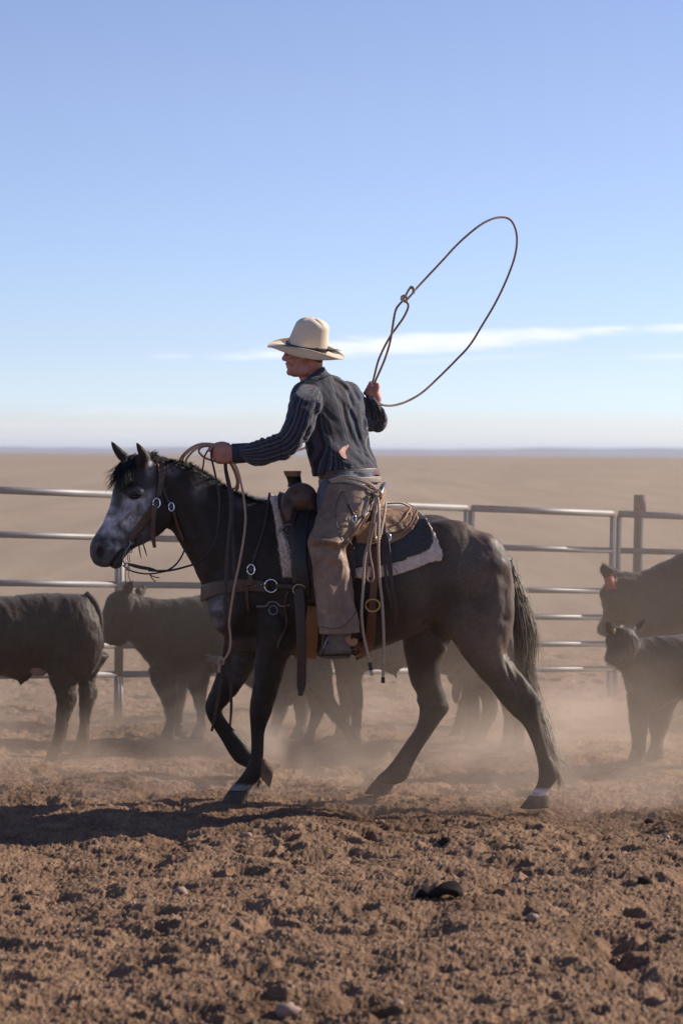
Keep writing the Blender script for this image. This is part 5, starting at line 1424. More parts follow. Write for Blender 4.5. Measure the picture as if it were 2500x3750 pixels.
for z0 in zz:
    h = .158 * z0
    if z0 < .72: f = 1 - .07 * (z0 / .72) ** 1.5
    else: f = .93 * math.sqrt(max(0, 1 - ((z0 - .72) / .30) ** 2))
    rx = .103 * f; ry = .083 * f * (1 - .05 * z0)
    x = rx * ca * np.where(ca < 0, 1 - .30 * z0, 1 - .04 * z0) + .004 * z0; y = ry * sa; z = np.full(72, h)
    # front pinch and side dents
    dent = np.exp(-((z0 - .80) / .17) ** 2)
    sd_ = np.exp(-((ca + .15) / .42) ** 2) * (np.abs(sa) > .1)
    y = y * (1 - .20 * dent * sd_)
    z = z - .014 * max(0, z0 - .75) / .25 * (1 - (np.abs(sa)) ** 2) * (np.abs(ca) < .75)
    x = x - .006 * np.clip(-ca, 0, 1) * z0 * 0
    rows.append(H3(x, y, z))
cv_ = np.vstack(rows); k = len(cv_); top = rows[-1].mean(0)
uvc = np.stack([np.tile(aa / 6.283, 26), np.repeat(zz, 72)], 1)
hm2 = M().add(np.vstack([cv_, top]), grid_faces(26, 72, True), np.stack([i + k - 72, j + k - 72, np.full(72, k)], 1), np.vstack([uvc, [0, 1]]))
mk("hat_crown", hm2, straw, hat_o)
bn = H3(.1055 * ca, .0855 * sa, np.full(72, .013)); bn = np.vstack([bn, bn[:2]])
nr_ = bn - hc; mk("hat_band", strap(bn, nr_ / np.linalg.norm(nr_, axis=1)[:, None], .021, .0035, 1), L_black, hat_o)
mk("band_tie", tube(H3([.104, .125, .145, .160], [-.02, -.035, -.04, -.045], [.012, .010, .016, .012]), [.004, .003, .002, .001], 6), L_black, hat_o)
mk("band_tie", tube(H3([.104, .130, .150, .172], [-.02, -.025, -.02, -.025], [.014, .016, .022, .018]), [.004, .003, .002, .001], 6), L_black, hat_o)
# ------------------------------------------------------------------ cattle
calfm, t, b = newmat("black_cattle_coat")
c = mixc(t, ramp(t, noise_(t, 7, 6, .65), (.4, 0), (.75, .8)), (.021, .0135, .0095), (.060, .037, .024))
t.links.new(c, b.inputs['Base Color']); b.inputs['Roughness'].default_value = .62; b.inputs['Specular IOR Level'].default_value = .3
b.inputs['Sheen Weight'].default_value = .10; b.inputs['Sheen Roughness'].default_value = .4
bump(t, b, noise_(t, 130, 4, .7, stretch=(1, 1, .4)), .5, .004)
furm = simple("cattle_fur", (.065, .040, .025), (.022, .014, .009), 20, .5, bstr=0, sheen=.2)
skinm = simple("pale_udder_skin", (.26, .165, .125), (.17, .10, .08), 20, .7, bstr=.2)
tagred = simple("red_plastic", (.36, .06, .04), (.32, .05, .035), 5, .4, bstr=0)
tagyel = simple("yellow_plastic", (.55, .33, .05), (.5, .3, .04), 5, .4, bstr=0)
cowhorn = simple("cloven_hoof", (.03, .025, .022), (.02, .016, .014), 20, .6, bstr=.2)

def fuzz(me, n, L, wd, seed, mat, parent, name="fur", org=None, zmin=.12, lean=(0, 0, -.8)):
    co, nn = mesh_np(me); r = np.random.default_rng(seed)
    i = r.choice(np.where(co[:, 2] + (org[2] if org is not None else 0) > zmin)[0], n)
    o = co[i] + (org if org is not None else 0)
    d = nn[i] + r.normal(0, .35, (n, 3)) + np.array(lean); d /= np.linalg.norm(d, axis=1)[:, None]
    s = np.cross(d, r.normal(0, 1, (n, 3))); s /= np.linalg.norm(s, axis=1)[:, None]
    l = L * r.uniform(.4, 1.3, n)[:, None]
    V = np.stack([o - s * wd / 2 - nn[i] * .003, o + s * wd / 2 - nn[i] * .003, o + d * l], 1).reshape(-1, 3)
    m = M().add(V, None, np.arange(3 * n).reshape(-1, 3))
    m.q = [np.zeros((0, 4), int)]
    return mk(name, m, mat, parent, kind="stuff", smooth=False)

def DP(x, y, Y): return P(x / .6272, y / .6272, Y)
def animal(name, label, cat_, base, trunk, head, neck, ears, legs, tail, extra=None, vox=.011, group=None, nfur=13000, fur=.015, soft_=40, headp=2.2):
    """trunk/head/neck: list of (x1,y1,x2,y2,depth,halfwidth) in display px; legs: list of ([(x,y,depth)..],[radii])"""
    root = thing(name, base, label, cat_, group)
    m = M()
    def lo(rows, p=2.1, seg=32):
        return lpx([((r[0] / .6272, r[1] / .6272), (r[2] / .6272, r[3] / .6272)) for r in rows], [r[4] for r in rows], [r[5] for r in rows], p=p, seg=seg)
    m.join(lo(trunk)); m.join(lo(neck)); m.join(lo(head, headp))
    for e in ears:      # ears as flattened tapered leaves
        pts = np.array([DP(*q) for q in e[0]]); m.join(tube(pts[:2], [e[1][0], e[1][0] * .8], 12, 2))
    for pts, rr in legs: m.join(tube([DP(*q) for q in pts], rr, 16, 4))
    if extra: extra(m)
    me = remesh(m, vox, 3)
    soft(me, lambda c_, p_: (c_[:, 2] > .35).astype(float) * (1 - inhead(p_, head)), soft_, .6)
    co_, nn_ = mesh_np(me)
    co_ = co_ + nn_ * (.010 * fbm(co_[:, 0] * 1.3 + co_[:, 1] * .7, co_[:, 2], 5, 2, 70) + .0045 * fbm(co_[:, 0] * 2 + co_[:, 1], co_[:, 2] * .8, 22, 3, 71))[:, None]; set_co(me, co_)
    body = mk("body", me, calfm, root)
    for e in ears:
        pts = np.array([DP(*q) for q in e[0]]); pts = cat(pts, 5); n_ = len(pts); t_ = np.linspace(0, 1, n_)
        T = np.gradient(pts, axis=0); T /= np.linalg.norm(T, axis=1)[:, None]
        up2 = np.cross(T, [0, 1.0, 0]); up2 /= np.linalg.norm(up2, axis=1)[:, None] + 1e-9
        wmax = max(e[1]) * .72; wd = wmax * np.sin(np.clip(t_ * .86 + .14, 0, 1) ** .8 * math.pi) ** .7 + .001
        mk("ear", loft(pts, up2 * wd[:, None], np.cross(T, up2) * (wd * .28 + .002)[:, None], 2.0, 16, 1), calfm, root)
        em = to_mesh(loft(pts, up2 * wd[:, None], np.cross(T, up2) * (wd * .28 + .002)[:, None], 2.0, 16, 1)); fuzz(em, 500, fur * .9, .002, 9, furm, root, zmin=0)
    for pts, rr in legs:
        a = DP(*pts[-1]); gz = ground_h(np.array([a[0]]), np.array([a[1]]))[0]
        f = M()
        for s in (-1, 1):
            f.join(loft([a + [-.004, s * .020, .035], a + [-.012, s * .021, .0], [a[0] - .022, a[1] + s * .022, min(gz - .01, a[2] - .04)]], [[.030, 0, 0], [.036, 0, 0], [.044, 0, 0]], [[0, .018, 0], [0, .021, 0], [0, .023, 0]], 2.3, 12, 2))
        mk("hoof", f, cowhorn, root)
    if tail:
        tp = [DP(*q) for q in tail]
        mk("tail", tube(tp, np.linspace(.022, .010, len(tp)), 10), calfm, root)
        mk("tail_switch", strands(None, lock(tp[-2:] + [tp[-1] + np.array([.01, 0, -.10])], 160, .010, .018, seed=3, jitter=.01), .0022), furm, root)
    fuzz(me, nfur, fur, .0022, 5, furm, root, org=ORG[root.name])
    return root, me
def inhead(p_, head):
    xs = [r[0] for r in head] + [r[2] for r in head]; ys = [r[1] for r in head] + [r[3] for r in head]
    x0, x1, y0, y1 = min(xs) - 10, max(xs) + 5, min(ys) - 40, max(ys) + 10
    x, y = p_[:, 0] * .6272, p_[:, 1] * .6272
    return ((x > x0) & (x < x1) & (y > y0) & (y < y1)).astype(float)
LR = [.085, .062, .052, .040, .033, .038, .034]
GRP = "black calves and cow milling in the dusty pen"
def s6(x, y, Y): return (x * .36, y * .36 + 1223, Y)
def s7(x, y, Y): return (x * .2934 + 1191.7, y * .2934 + 1097.6, Y)
def s5(x, y, Y): return (x * .3 + 407.7, y * .3 + 1411.2, Y)
def s8(x, y, Y): return (x * .44 + 564.5, y * .44 + 1411.2, Y)

# A: steer cropped by the left edge, seen from its rear quarter
YA = 1.9
def exA(m):
    m.join(ell(DP(*s6(150, 915, YA - .05)), (.05, .04, .05)))
    m.join(ell(DP(*s6(130, 950, YA - .05)), (.022, .02, .045)))
    m.join(ell(DP(*s6(500, 700, YA - .10)), (.16, .10, .22)))
rA, _ = animal("calf", "black steer at left edge of the photo turned away with pale belly patch", "calf", tuple(DP(20, 1735, YA) * [1, 1, 0]),
    [(-300, 1400, -300, 1520, YA, .10), (-260, 1375, -262, 1555, YA, .17), (-180, 1368, -180, 1565, YA, .20), (-60, 1370, -60, 1560, YA, .24), (0, 1369, 0, 1552, YA, .25), (47, 1365, 47, 1555, YA, .245), (90, 1364, 88, 1545, YA, .23), (133, 1363, 125, 1545, YA, .22),
     (172, 1362, 160, 1550, YA, .22), (202, 1364, 190, 1545, YA, .20), (222, 1385, 212, 1520, YA, .17), (232, 1410, 228, 1490, YA, .12), (235, 1430, 235, 1470, YA, .07)],
    [(-400, 1330, -360, 1350, YA, .06), (-415, 1350, -355, 1400, YA, .09), (-430, 1395, -370, 1430, YA, .08), (-440, 1430, -400, 1450, YA, .055)],
    [(-375, 1345, -355, 1420, YA, .09), (-330, 1365, -315, 1480, YA, .11), (-280, 1375, -270, 1520, YA, .15)],
    [([(-365, 1350, YA - .07), (-352, 1345, YA - .13), (-345, 1352, YA - .18)], [.02, .03, .005]), ([(-365, 1350, YA + .07), (-352, 1345, YA + .13), (-345, 1352, YA + .18)], [.02, .03, .005])],
    [([s6(450, 760, YA - .10), s6(390, 890, YA - .12), s6(415, 1000, YA - .12), s6(424, 1060, YA - .12), s6(412, 1150, YA - .12), s6(393, 1250, YA - .12), s6(376, 1335, YA - .12), s6(360, 1395, YA - .12)], [.14, .085, .064, .055, .044, .037, .041, .038]),
     ([s6(560, 760, YA + .12), s6(550, 880, YA + .12), s6(548, 950, YA + .12), s6(562, 1020, YA + .12), s6(550, 1120, YA + .12), s6(537, 1240, YA + .12), s6(526, 1330, YA + .12), s6(517, 1385, YA + .12)], [.14, .075, .054, .055, .038, .033, .038, .036]),
     ([(-255, 1500, YA - .12), (-255, 1600, YA - .12), (-258, 1650, YA - .12), (-262, 1715, YA - .12)], [.08, .05, .034, .034]), ([(-235, 1500, YA + .12), (-235, 1600, YA + .12), (-238, 1650, YA + .12), (-235, 1710, YA + .12)], [.08, .05, .034, .034])],
    [s6(548, 392, YA - .02), s6(612, 460, YA - .04), s6(640, 560, YA - .05), s6(640, 680, YA - .05), s6(625, 800, YA - .05), s6(600, 880, YA - .05), s6(565, 940, YA - .05)], exA, group=GRP)
mk("belly_patch", ell(DP(*s6(252, 862, YA - .10)), (.062, .035, .050)), skinm, rA)

# B: calf with its head up by the fence, behind the horse's chest
YB = 2.9
animal("calf", "dust veiled calf with head raised in front of the fence behind the horse's chest", "calf", tuple(DP(520, 1690, YB) * [1, 1, 0]),
    [(348, 1470, 352, 1540, YB, .08), (352, 1400, 362, 1556, YB, .14), (385, 1376, 395, 1562, YB, .19), (430, 1370, 440, 1552, YB, .22), (480, 1365, 485, 1545, YB, .24), (550, 1365, 550, 1545, YB, .25), (620, 1368, 620, 1545, YB, .25), (680, 1368, 680, 1540, YB, .22), (715, 1385, 710, 1520, YB, .16), (725, 1420, 725, 1490, YB, .08)],
    [(276, 1352, 318, 1372, YB - .05, .07), (250, 1366, 322, 1405, YB - .05, .10), (237, 1392, 318, 1440, YB - .05, .105), (233, 1425, 300, 1468, YB - .05, .09), (233, 1458, 290, 1478, YB - .05, .075), (237, 1476, 280, 1482, YB - .05, .05)],
    [(290, 1360, 268, 1465, YB - .03, .09), (325, 1366, 300, 1478, YB - .02, .12), (365, 1375, 335, 1515, YB, .15), (400, 1378, 365, 1545, YB, .17)],
    [([s6(800, 385, YB - .10), s6(825, 345, YB - .14), s6(845, 312, YB - .16)], [.022, .042, .010]), ([s6(880, 390, YB + .06), s6(905, 360, YB + .10), s6(918, 332, YB + .12)], [.022, .040, .012])],
    [([s6(1040, 840, YB - .1), s6(1060, 950, YB - .1), s6(1075, 1030, YB - .1), s6(1085, 1100, YB - .1), s6(1088, 1190, YB - .1), s6(1090, 1260, YB - .1)], [.10, .085, .058, .043, .036, .036]),
     ([s6(1150, 860, YB + .12), s6(1150, 960, YB + .12), s6(1145, 1060, YB + .12), s6(1140, 1160, YB + .12), s6(1140, 1250, YB + .12)], [.08, .06, .045, .034, .036]),
     ([s6(1260, 860, YB - .1), s6(1262, 960, YB - .1), s6(1270, 1040, YB - .1), s6(1280, 1130, YB - .1), s6(1280, 1200, YB - .1), s6(1278, 1270, YB - .1)], [.09, .070, .046, .034, .032, .036]),
     ([(670, 1520, YB - .1), (655, 1580, YB - .1), (648, 1610, YB - .1), (640, 1650, YB - .1), (634, 1685, YB - .1)], [.10, .055, .045, .034, .034]), ([(690, 1520, YB + .1), (693, 1590, YB + .1), (696, 1620, YB + .1), (692, 1660, YB + .1), (690, 1685, YB + .1)], [.09, .05, .043, .034, .034])],
    None, None, group=GRP)

# C: small calf stepping out behind the rider's stirrup
YC = 2.35
def exC(m):
    m.join(ell(DP(*s5(840, 660, YC)), (.035, .03, .03)))
rC, meC = animal("calf", "small calf striding with a kicked back hind leg, seen under the horse's belly", "calf", tuple(DP(700, 1705, YC) * [1, 1, 0]),
    [(560, 1500, 562, 1560, YC + .35, .07), (570, 1465, 575, 1580, YC + .35, .12), (610, 1450, 615, 1594, YC + .28, .16), (655, 1452, 655, 1600, YC + .2, .17), (700, 1456, 698, 1580, YC + .08, .17), (728, 1468, 722, 1565, YC, .15), (750, 1490, 742, 1555, YC, .11), (762, 1515, 757, 1545, YC, .06)],
    [(500, 1480, 530, 1485, YC + .4, .05), (492, 1500, 535, 1520, YC + .4, .07), (490, 1530, 520, 1545, YC + .4, .05)],
    [(510, 1480, 520, 1540, YC + .4, .07), (560, 1462, 560, 1570, YC + .35, .10), (600, 1455, 600, 1590, YC + .3, .13)],
    [([(530, 1485, YC + .3), (540, 1475, YC + .25)], [.02, .02])],
    [([s5(1060, 420, YC - .08), s5(1100, 560, YC - .08), s5(1150, 680, YC - .08), s5(1215, 770, YC - .08), s5(1290, 880, YC - .08), s5(1345, 960, YC - .08), s5(1372, 995, YC - .08)], [.11, .075, .050, .040, .030, .032, .030]),
     ([s5(1030, 500, YC + .08), s5(1050, 620, YC + .08), s5(1068, 720, YC + .08), s5(1050, 810, YC + .08), s5(1022, 900, YC + .08), s5(1012, 955, YC + .08)], [.085, .056, .043, .033, .030, .034]),
     ([s5(930, 560, YC + .3), s5(940, 700, YC + .3), s5(945, 800, YC + .3), s5(940, 900, YC + .3)], [.07, .042, .032, .032]), ([s5(790, 560, YC + .25), s5(785, 700, YC + .25), s5(760, 800, YC + .25), s5(735, 900, YC + .25)], [.07, .042, .032, .032])],
    None, exC, group=GRP)

# E: calf behind the horse's barrel
YE = 2.5
rE, meE = animal("calf", "calf standing between the fence and the horse's barrel with belly hair tuft showing", "calf", tuple(DP(950, 1735, YE) * [1, 1, 0]),
    [(758, 1440, 765, 1500, YE, .08), (770, 1400, 780, 1535, YE, .16), (810, 1385, 815, 1545, YE, .20), (870, 1385, 870, 1538, YE, .23), (930, 1388, 930, 1532, YE, .24), (1000, 1390, 1000, 1545, YE, .24), (1050, 1392, 1045, 1555, YE, .20), (1095, 1405, 1085, 1555, YE, .17), (1122, 1440, 1118, 1535, YE, .11), (1132, 1470, 1132, 1510, YE, .06)],
    [(690, 1400, 725, 1405, YE, .06), (676, 1425, 735, 1445, YE, .09), (672, 1460, 715, 1480, YE, .07)],
    [(705, 1400, 720, 1470, YE, .09), (750, 1398, 755, 1510, YE, .12), (800, 1390, 790, 1540, YE, .16)],
    [([(725, 1408, YE - .08), (738, 1400, YE - .15)], [.02, .025])],
    [([(812, 1500, YE - .1), (812, 1560, YE - .1), (818, 1605, YE - .1), (817, 1640, YE - .1), (818, 1680, YE - .1)], [.09, .058, .043, .031, .034]),
     ([(790, 1500, YE + .1), (792, 1570, YE + .1), (792, 1620, YE + .1), (790, 1670, YE + .1)], [.08, .052, .035, .034]),
     ([s8(1220, 220, YE - .1), s8(1240, 350, YE - .1), s8(1268, 440, YE - .1), s8(1270, 500, YE - .1), s8(1245, 580, YE - .1), s8(1226, 660, YE - .1), s8(1212, 715, YE - .1)], [.14, .078, .052, .046, .034, .032, .036]),
     ([s8(1130, 300, YE + .12), s8(1150, 400, YE + .12), s8(1140, 480, YE + .12), s8(1120, 560, YE + .12), s8(1105, 620, YE + .12)], [.11, .058, .042, .033, .034])],
    None, lambda m: (m.join(ell(DP(*s8(760, 285, YE - .03)), (.05, .03, .04))), m.join(ell(DP(*s8(785, 310, YE - .03)), (.018, .015, .05)))), group=GRP)
mk("udder", ell(DP(*s8(1098, 400, YE)), (.03, .04, .075)), skinm, rE)
# F: a calf mostly hidden behind the horse's haunch
YF = 2.05
animal("calf", "calf almost hidden behind the horse's haunch, one hind leg showing by the horse's hock", "calf", tuple(DP(1150, 1740, YF) * [1, 1, 0]),
    [(1035, 1450, 1040, 1520, YF + .7, .09), (1050, 1425, 1055, 1560, YF + .6, .16), (1090, 1418, 1095, 1575, YF + .4, .19), (1130, 1420, 1130, 1575, YF + .2, .19), (1160, 1430, 1160, 1570, YF + .05, .17), (1182, 1455, 1180, 1550, YF, .11), (1192, 1480, 1192, 1520, YF, .05)],
    [(1005, 1440, 1030, 1445, YF + .8, .05), (1000, 1460, 1035, 1475, YF + .8, .07), (1000, 1490, 1025, 1500, YF + .8, .05)],
    [(1015, 1440, 1020, 1490, YF + .75, .07), (1060, 1430, 1060, 1540, YF + .6, .10)],
    [([(1025, 1445, YF + .7), (1032, 1438, YF + .62)], [.02, .02])],
    [([(1172, 1530, YF - .08), (1180, 1590, YF - .08), (1190, 1640, YF - .08), (1190, 1690, YF - .08), (1189, 1725, YF - .08)], [.12, .07, .042, .034, .038]),
     ([(1165, 1530, YF + .1), (1165, 1600, YF + .1), (1172, 1650, YF + .1), (1168, 1705, YF + .1)], [.1, .06, .04, .036]),
     ([(1085, 1540, YF + .4), (1085, 1600, YF + .4), (1088, 1690, YF + .4)], [.08, .05, .034]), ([(1070, 1540, YF + .6), (1070, 1600, YF + .6), (1070, 1680, YF + .6)], [.08, .05, .034])],
    None, None, group=GRP, nfur=4000)

# G: cow at the right edge
YG = 3.9
def rws(f, rows, Y): return [(*f(a, b_, 0)[:2], *f(c_, d_, 0)[:2], Y + dy, w_) for a, b_, c_, d_, dy, w_ in rows]
rG, _ = animal("cow", "large black cow with red ear tag at the right edge behind the small calf", "cow", tuple(DP(1750, 1650, YG) * [1, 1, 0]),
    rws(s7, [(1010, 760, 1020, 1450, 0, .17), (1120, 660, 1130, 1600, 0, .24), (1283, 580, 1290, 1690, 0, .30), (1450, 545, 1450, 1720, 0, .35), (1750, 560, 1750, 1740, 0, .38), (2100, 580, 2100, 1740, 0, .38), (2400, 570, 2390, 1680, 0, .34), (2560, 620, 2540, 1600, 0, .26), (2640, 760, 2630, 1400, 0, .15)], YG),
    rws(s7, [(720, 765, 950, 800, -.02, .09), (668, 820, 960, 900, -.02, .13), (628, 905, 930, 990, -.02, .135), (655, 985, 860, 1080, -.02, .115), (655, 1080, 800, 1150, -.02, .095), (616, 1165, 765, 1210, -.02, .09), (618, 1225, 740, 1255, -.02, .07)], YG),
    rws(s7, [(760, 742, 800, 1120, 0, .13), (900, 735, 900, 1320, 0, .16), (1010, 708, 1000, 1480, 0, .20), (1150, 632, 1120, 1580, 0, .25)], YG),
    [([s7(725, 800, YG - .12), s7(700, 750, YG - .17), s7(665, 710, YG - .20), s7(655, 672, YG - .22)], [.03, .055, .05, .02]), ([s7(760, 760, YG + .1), s7(770, 735, YG + .18), s7(780, 725, YG + .22)], [.03, .05, .02])],
    [([s7(1180, 1500, YG - .17), s7(1190, 1640, YG - .17), s7(1195, 1760, YG - .17), s7(1200, 1850, YG - .17)], [.12, .075, .05, .048]), ([s7(1260, 1500, YG + .17), s7(1270, 1640, YG + .17), s7(1270, 1740, YG + .17), s7(1268, 1810, YG + .17)], [.12, .075, .05, .048]),
     ([s7(2450, 1400, YG - .17), s7(2470, 1600, YG - .17), s7(2500, 1700, YG - .17), s7(2460, 1850, YG - .17)], [.18, .09, .06, .048]), ([s7(2550, 1400, YG + .17), s7(2570, 1600, YG + .17), s7(2600, 1700, YG + .17), s7(2560, 1800, YG + .17)], [.18, .09, .06, .048])],
    [s7(2600, 640, YG), s7(2680, 760, YG), s7(2690, 1000, YG), s7(2680, 1300, YG)], None, vox=.014, group=GRP, nfur=12000, fur=.022)
mk("ear_tag", box(DP(*s7(708, 825, YG - .24)), (.062, .004, .085), np.array(Matrix.Rotation(rad(-12), 3, 'Y'))), tagred, rG, smooth=False)

# H: calf at the right, looking left
YH2 = 1.5
rH, _ = animal("calf", "small black calf with pricked ears and yellow ear tag standing in front of the cow", "calf", tuple(DP(1600, 1758, YH2) * [1, 1, 0]),
    rws(s7, [(845, 1400, 850, 1600, 0, .09), (870, 1300, 885, 1790, 0, .14), (960, 1252, 985, 1830, 0, .17), (1080, 1245, 1090, 1812, 0, .18), (1200, 1228, 1200, 1745, 0, .19), (1350, 1225, 1350, 1725, 0, .20), (1600, 1235, 1600, 1725, 0, .21), (1850, 1235, 1840, 1690, 0, .20), (2050, 1235, 2030, 1700, 0, .18), (2130, 1300, 2110, 1640, 0, .13), (2170, 1400, 2165, 1550, 0, .06)], YH2),
    rws(s7, [(735, 1168, 890, 1180, -.10, .06), (690, 1200, 935, 1250, -.10, .085), (672, 1265, 930, 1340, -.10, .092), (686, 1330, 880, 1420, -.11, .082), (676, 1385, 800, 1475, -.13, .066), (672, 1425, 750, 1470, -.14, .050), (685, 1442, 720, 1460, -.14, .025)], YH2),
    rws(s7, [(800, 1180, 760, 1480, -.08, .08), (900, 1240, 800, 1510, -.05, .10), (960, 1250, 840, 1640, 0, .13), (1060, 1250, 880, 1780, 0, .15)], YH2),
    [([s7(735, 1215, YH2 - .13), s7(712, 1180, YH2 - .18), s7(700, 1150, YH2 - .20), s7(694, 1122, YH2 - .21)], [.018, .030, .026, .006]), ([s7(870, 1205, YH2 - .02), s7(905, 1175, YH2 + .03), s7(945, 1150, YH2 + .05), s7(985, 1105, YH2 + .06)], [.018, .030, .030, .005])],
    [([s7(960, 1700, YH2 - .09), s7(938, 1830, YH2 - .09), s7(935, 1920, YH2 - .09), s7(932, 2020, YH2 - .09), s7(930, 2110, YH2 - .09), s7(928, 2180, YH2 - .09)], [.10, .062, .057, .040, .042, .046]),
     ([s7(1130, 1700, YH2 + .10), s7(1120, 1800, YH2 + .10), s7(1092, 1930, YH2 + .10), s7(1082, 2030, YH2 + .10), s7(1070, 2120, YH2 + .10), s7(1055, 2185, YH2 + .10)], [.10, .072, .064, .040, .044, .048]),
     ([s7(1950, 1550, YH2 - .10), s7(1960, 1750, YH2 - .10), s7(2010, 1880, YH2 - .10), s7(1990, 2000, YH2 - .10), s7(1970, 2180, YH2 - .10)], [.14, .08, .055, .038, .040]), ([s7(2060, 1550, YH2 + .10), s7(2070, 1750, YH2 + .10), s7(2120, 1880, YH2 + .10), s7(2100, 2000, YH2 + .10), s7(2080, 2160, YH2 + .10)], [.14, .08, .055, .038, .040])],
    [s7(2140, 1270, YH2), s7(2200, 1360, YH2), s7(2220, 1600, YH2), s7(2200, 1800, YH2)], None, vox=.009, group=GRP, nfur=14000, fur=.016)
mk("ear_tag", box(DP(*s7(742, 1200, YH2 - .20)), (.014, .004, .030)), tagyel, rH, smooth=False)

# short coat on the horse and the nap of the fleece
for o_ in [k for k in bpy.data.objects if k.name.startswith("fleece")]:
    fuzz(o_.data, 9000, .010, .002, 42, fleece, pad, name="fleece_nap", org=ORG[o_.name], zmin=0, lean=(.2, 0, -.6))
# ------------------------------------------------------------------ ropes
def path(*segs):
    out = []
    for zf, pts, Ys in segs:
        q = zf(*pts); Ys = [Ys] * len(q) if np.isscalar(Ys) else Ys
        out += [P(a, b_, y_) for (a, b_), y_ in zip(q, Ys)]
    return np.array(out)
lasso = thing("lariat_rope", tuple(P(1370, 1400, .2)), "brown twisted lariat swung in a big open loop above the rider", "rope")
ORG[lasso.name] = np.array(lasso.location)
loop_ = [(548, 775), (620, 695), (760, 545), (900, 395), (1040, 275), (1140, 218), (1220, 200), (1285, 215), (1325, 275), (1342, 370), (1325, 500), (1265, 670), (1180, 850), (1080, 1020), (980, 1180), (860, 1310), (740, 1430), (620, 1540), (500, 1610), (400, 1640), (330, 1640), (292, 1622), (262, 1560)]
mk("loop", rope(path((zL, loop_, list(np.interp(np.linspace(0, 1, len(loop_)), [0, .3, .7, 1], [.25, .55, .60, .22])))), .0060), ropeb, lasso)
mk("spoke", rope(path((zL, [(258, 1540), (240, 1480), (255, 1400), (285, 1290), (330, 1190), (375, 1110), (420, 1045), (470, 975), (505, 905), (510, 865), (488, 845)], .22)), .0060), ropeb, lasso)
mk("spoke", rope(path((zL, [(262, 1520), (258, 1462), (290, 1385), (330, 1290), (368, 1170), (385, 1080), (398, 990), (415, 910), (440, 870), (468, 842)], .20)), .0060), ropeb, lasso)
hond = M(); hond.join(rope(path((zL, [(465, 842), (490, 800), (515, 755), (532, 733), (550, 745), (548, 775), (520, 810), (490, 838), (465, 840), (458, 815), (475, 800), (495, 812), (498, 838), (478, 845)], [.23, .235, .24, .24, .24, .235, .23, .225, .215, .21, .215, .22, .235, .24])), .0062))
mk("honda", hond, ropew, lasso)
mk("burner", tube(path((zL, [(528, 735), (545, 740), (552, 758), (548, 785)], .238)), [.0075, .008, .008, .007], 8), Lgrey, lasso)
for k in range(2):
    d = k * 10
    mk("coil", rope(path((zl, [(610, 250), (560, 222 + d / 2), (440, 196 + d), (330, 202 + d * 1.4), (225, 262 + d * 2), (158 + d * 2, 345 + d), (150 + d * 3, 460), (260, 580 - d * 2), (450, 665 - d * 2), (620, 700 - d * 3), (700 - d, 640), (712 - d, 560), (680 - d, 450), (640 - d / 2, 375), (620, 300)],
        [HY + .02, HY + .02, HY + .01, HY + .03, .0, .06, .16, .22, .24, .22, .12, .02, -.06, -.13, HY + .02])), .0056), ropem, lasso)
mk("coil", rope(path((zl, [(600, 250), (520, 222), (420, 218), (310, 245), (225, 330), (215, 400), (260, 500), (400, 600), (560, 650), (680, 620), (700, 540), (665, 440), (630, 370), (610, 300)],
    [HY + .01, HY + .0, HY - .0, HY + .02, .02, .08, .14, .20, .2, .14, .02, -.06, -.12, HY + .02])), .0056), ropem, lasso)
mk("tail_line", rope(path((zl, [(600, 240), (480, 222), (385, 222), (342, 245), (340, 280), (385, 325), (450, 352), (530, 372), (620, 380), (720, 375), (850, 360), (1100, 320), (1280, 262), (1370, 228)], [HY, HY, HY - .01, HY - .01, HY, HY, HY, HY, HY + .01, HY + .02, -.02, .10, .20, .24]),
    (z2, [(640, 1385), (900, 1330), (1050, 1250), (1180, 1150), (1230, 1020), (1240, 920)], [.26, .36, .36, .33, .26, .19])), .0056), ropeb, lasso)

gd = thing("lead_rope", tuple(P(800, 2200, -.3)), "tan twisted rope hanging down the horse's shoulder to a frayed knot", "rope")
ORG[gd.name] = np.array(gd.location)
mk("line", rope(path((zl, [(640, 350), (672, 385), (705, 450), (735, 560), (760, 680), (775, 800), (782, 900)], [HY, HY - .01, -.19, -.20, -.22, -.24, -.26]),
    (zc, [(512, 120), (492, 260), (462, 420), (432, 560), (404, 700), (382, 850), (364, 1000), (376, 1130), (372, 1230), (348, 1300), (308, 1352)], [-.285, -.30, -.31, -.315, -.32, -.32, -.315, -.31, -.31, -.30, -.30])), .0060), ropem, gd)
kn = M()
kn.join(rope(path((zc, [(310, 1350), (280, 1325), (250, 1345), (262, 1385), (300, 1385), (305, 1350), (275, 1340), (262, 1365), (270, 1400), (268, 1440), (266, 1468)], [-.30, -.315, -.31, -.29, -.295, -.315, -.32, -.31, -.30, -.30, -.30])), .0075))
mk("knot", kn, ropew, gd)
mk("frayed_end", strands(None, lock([P(*zc((255, 1350))[0], -.30), P(*zc((220, 1345))[0], -.30), P(*zc((195, 1335))[0], -.30)], 60, .007, .016, seed=20, jitter=.006), .0022), ropew, gd)

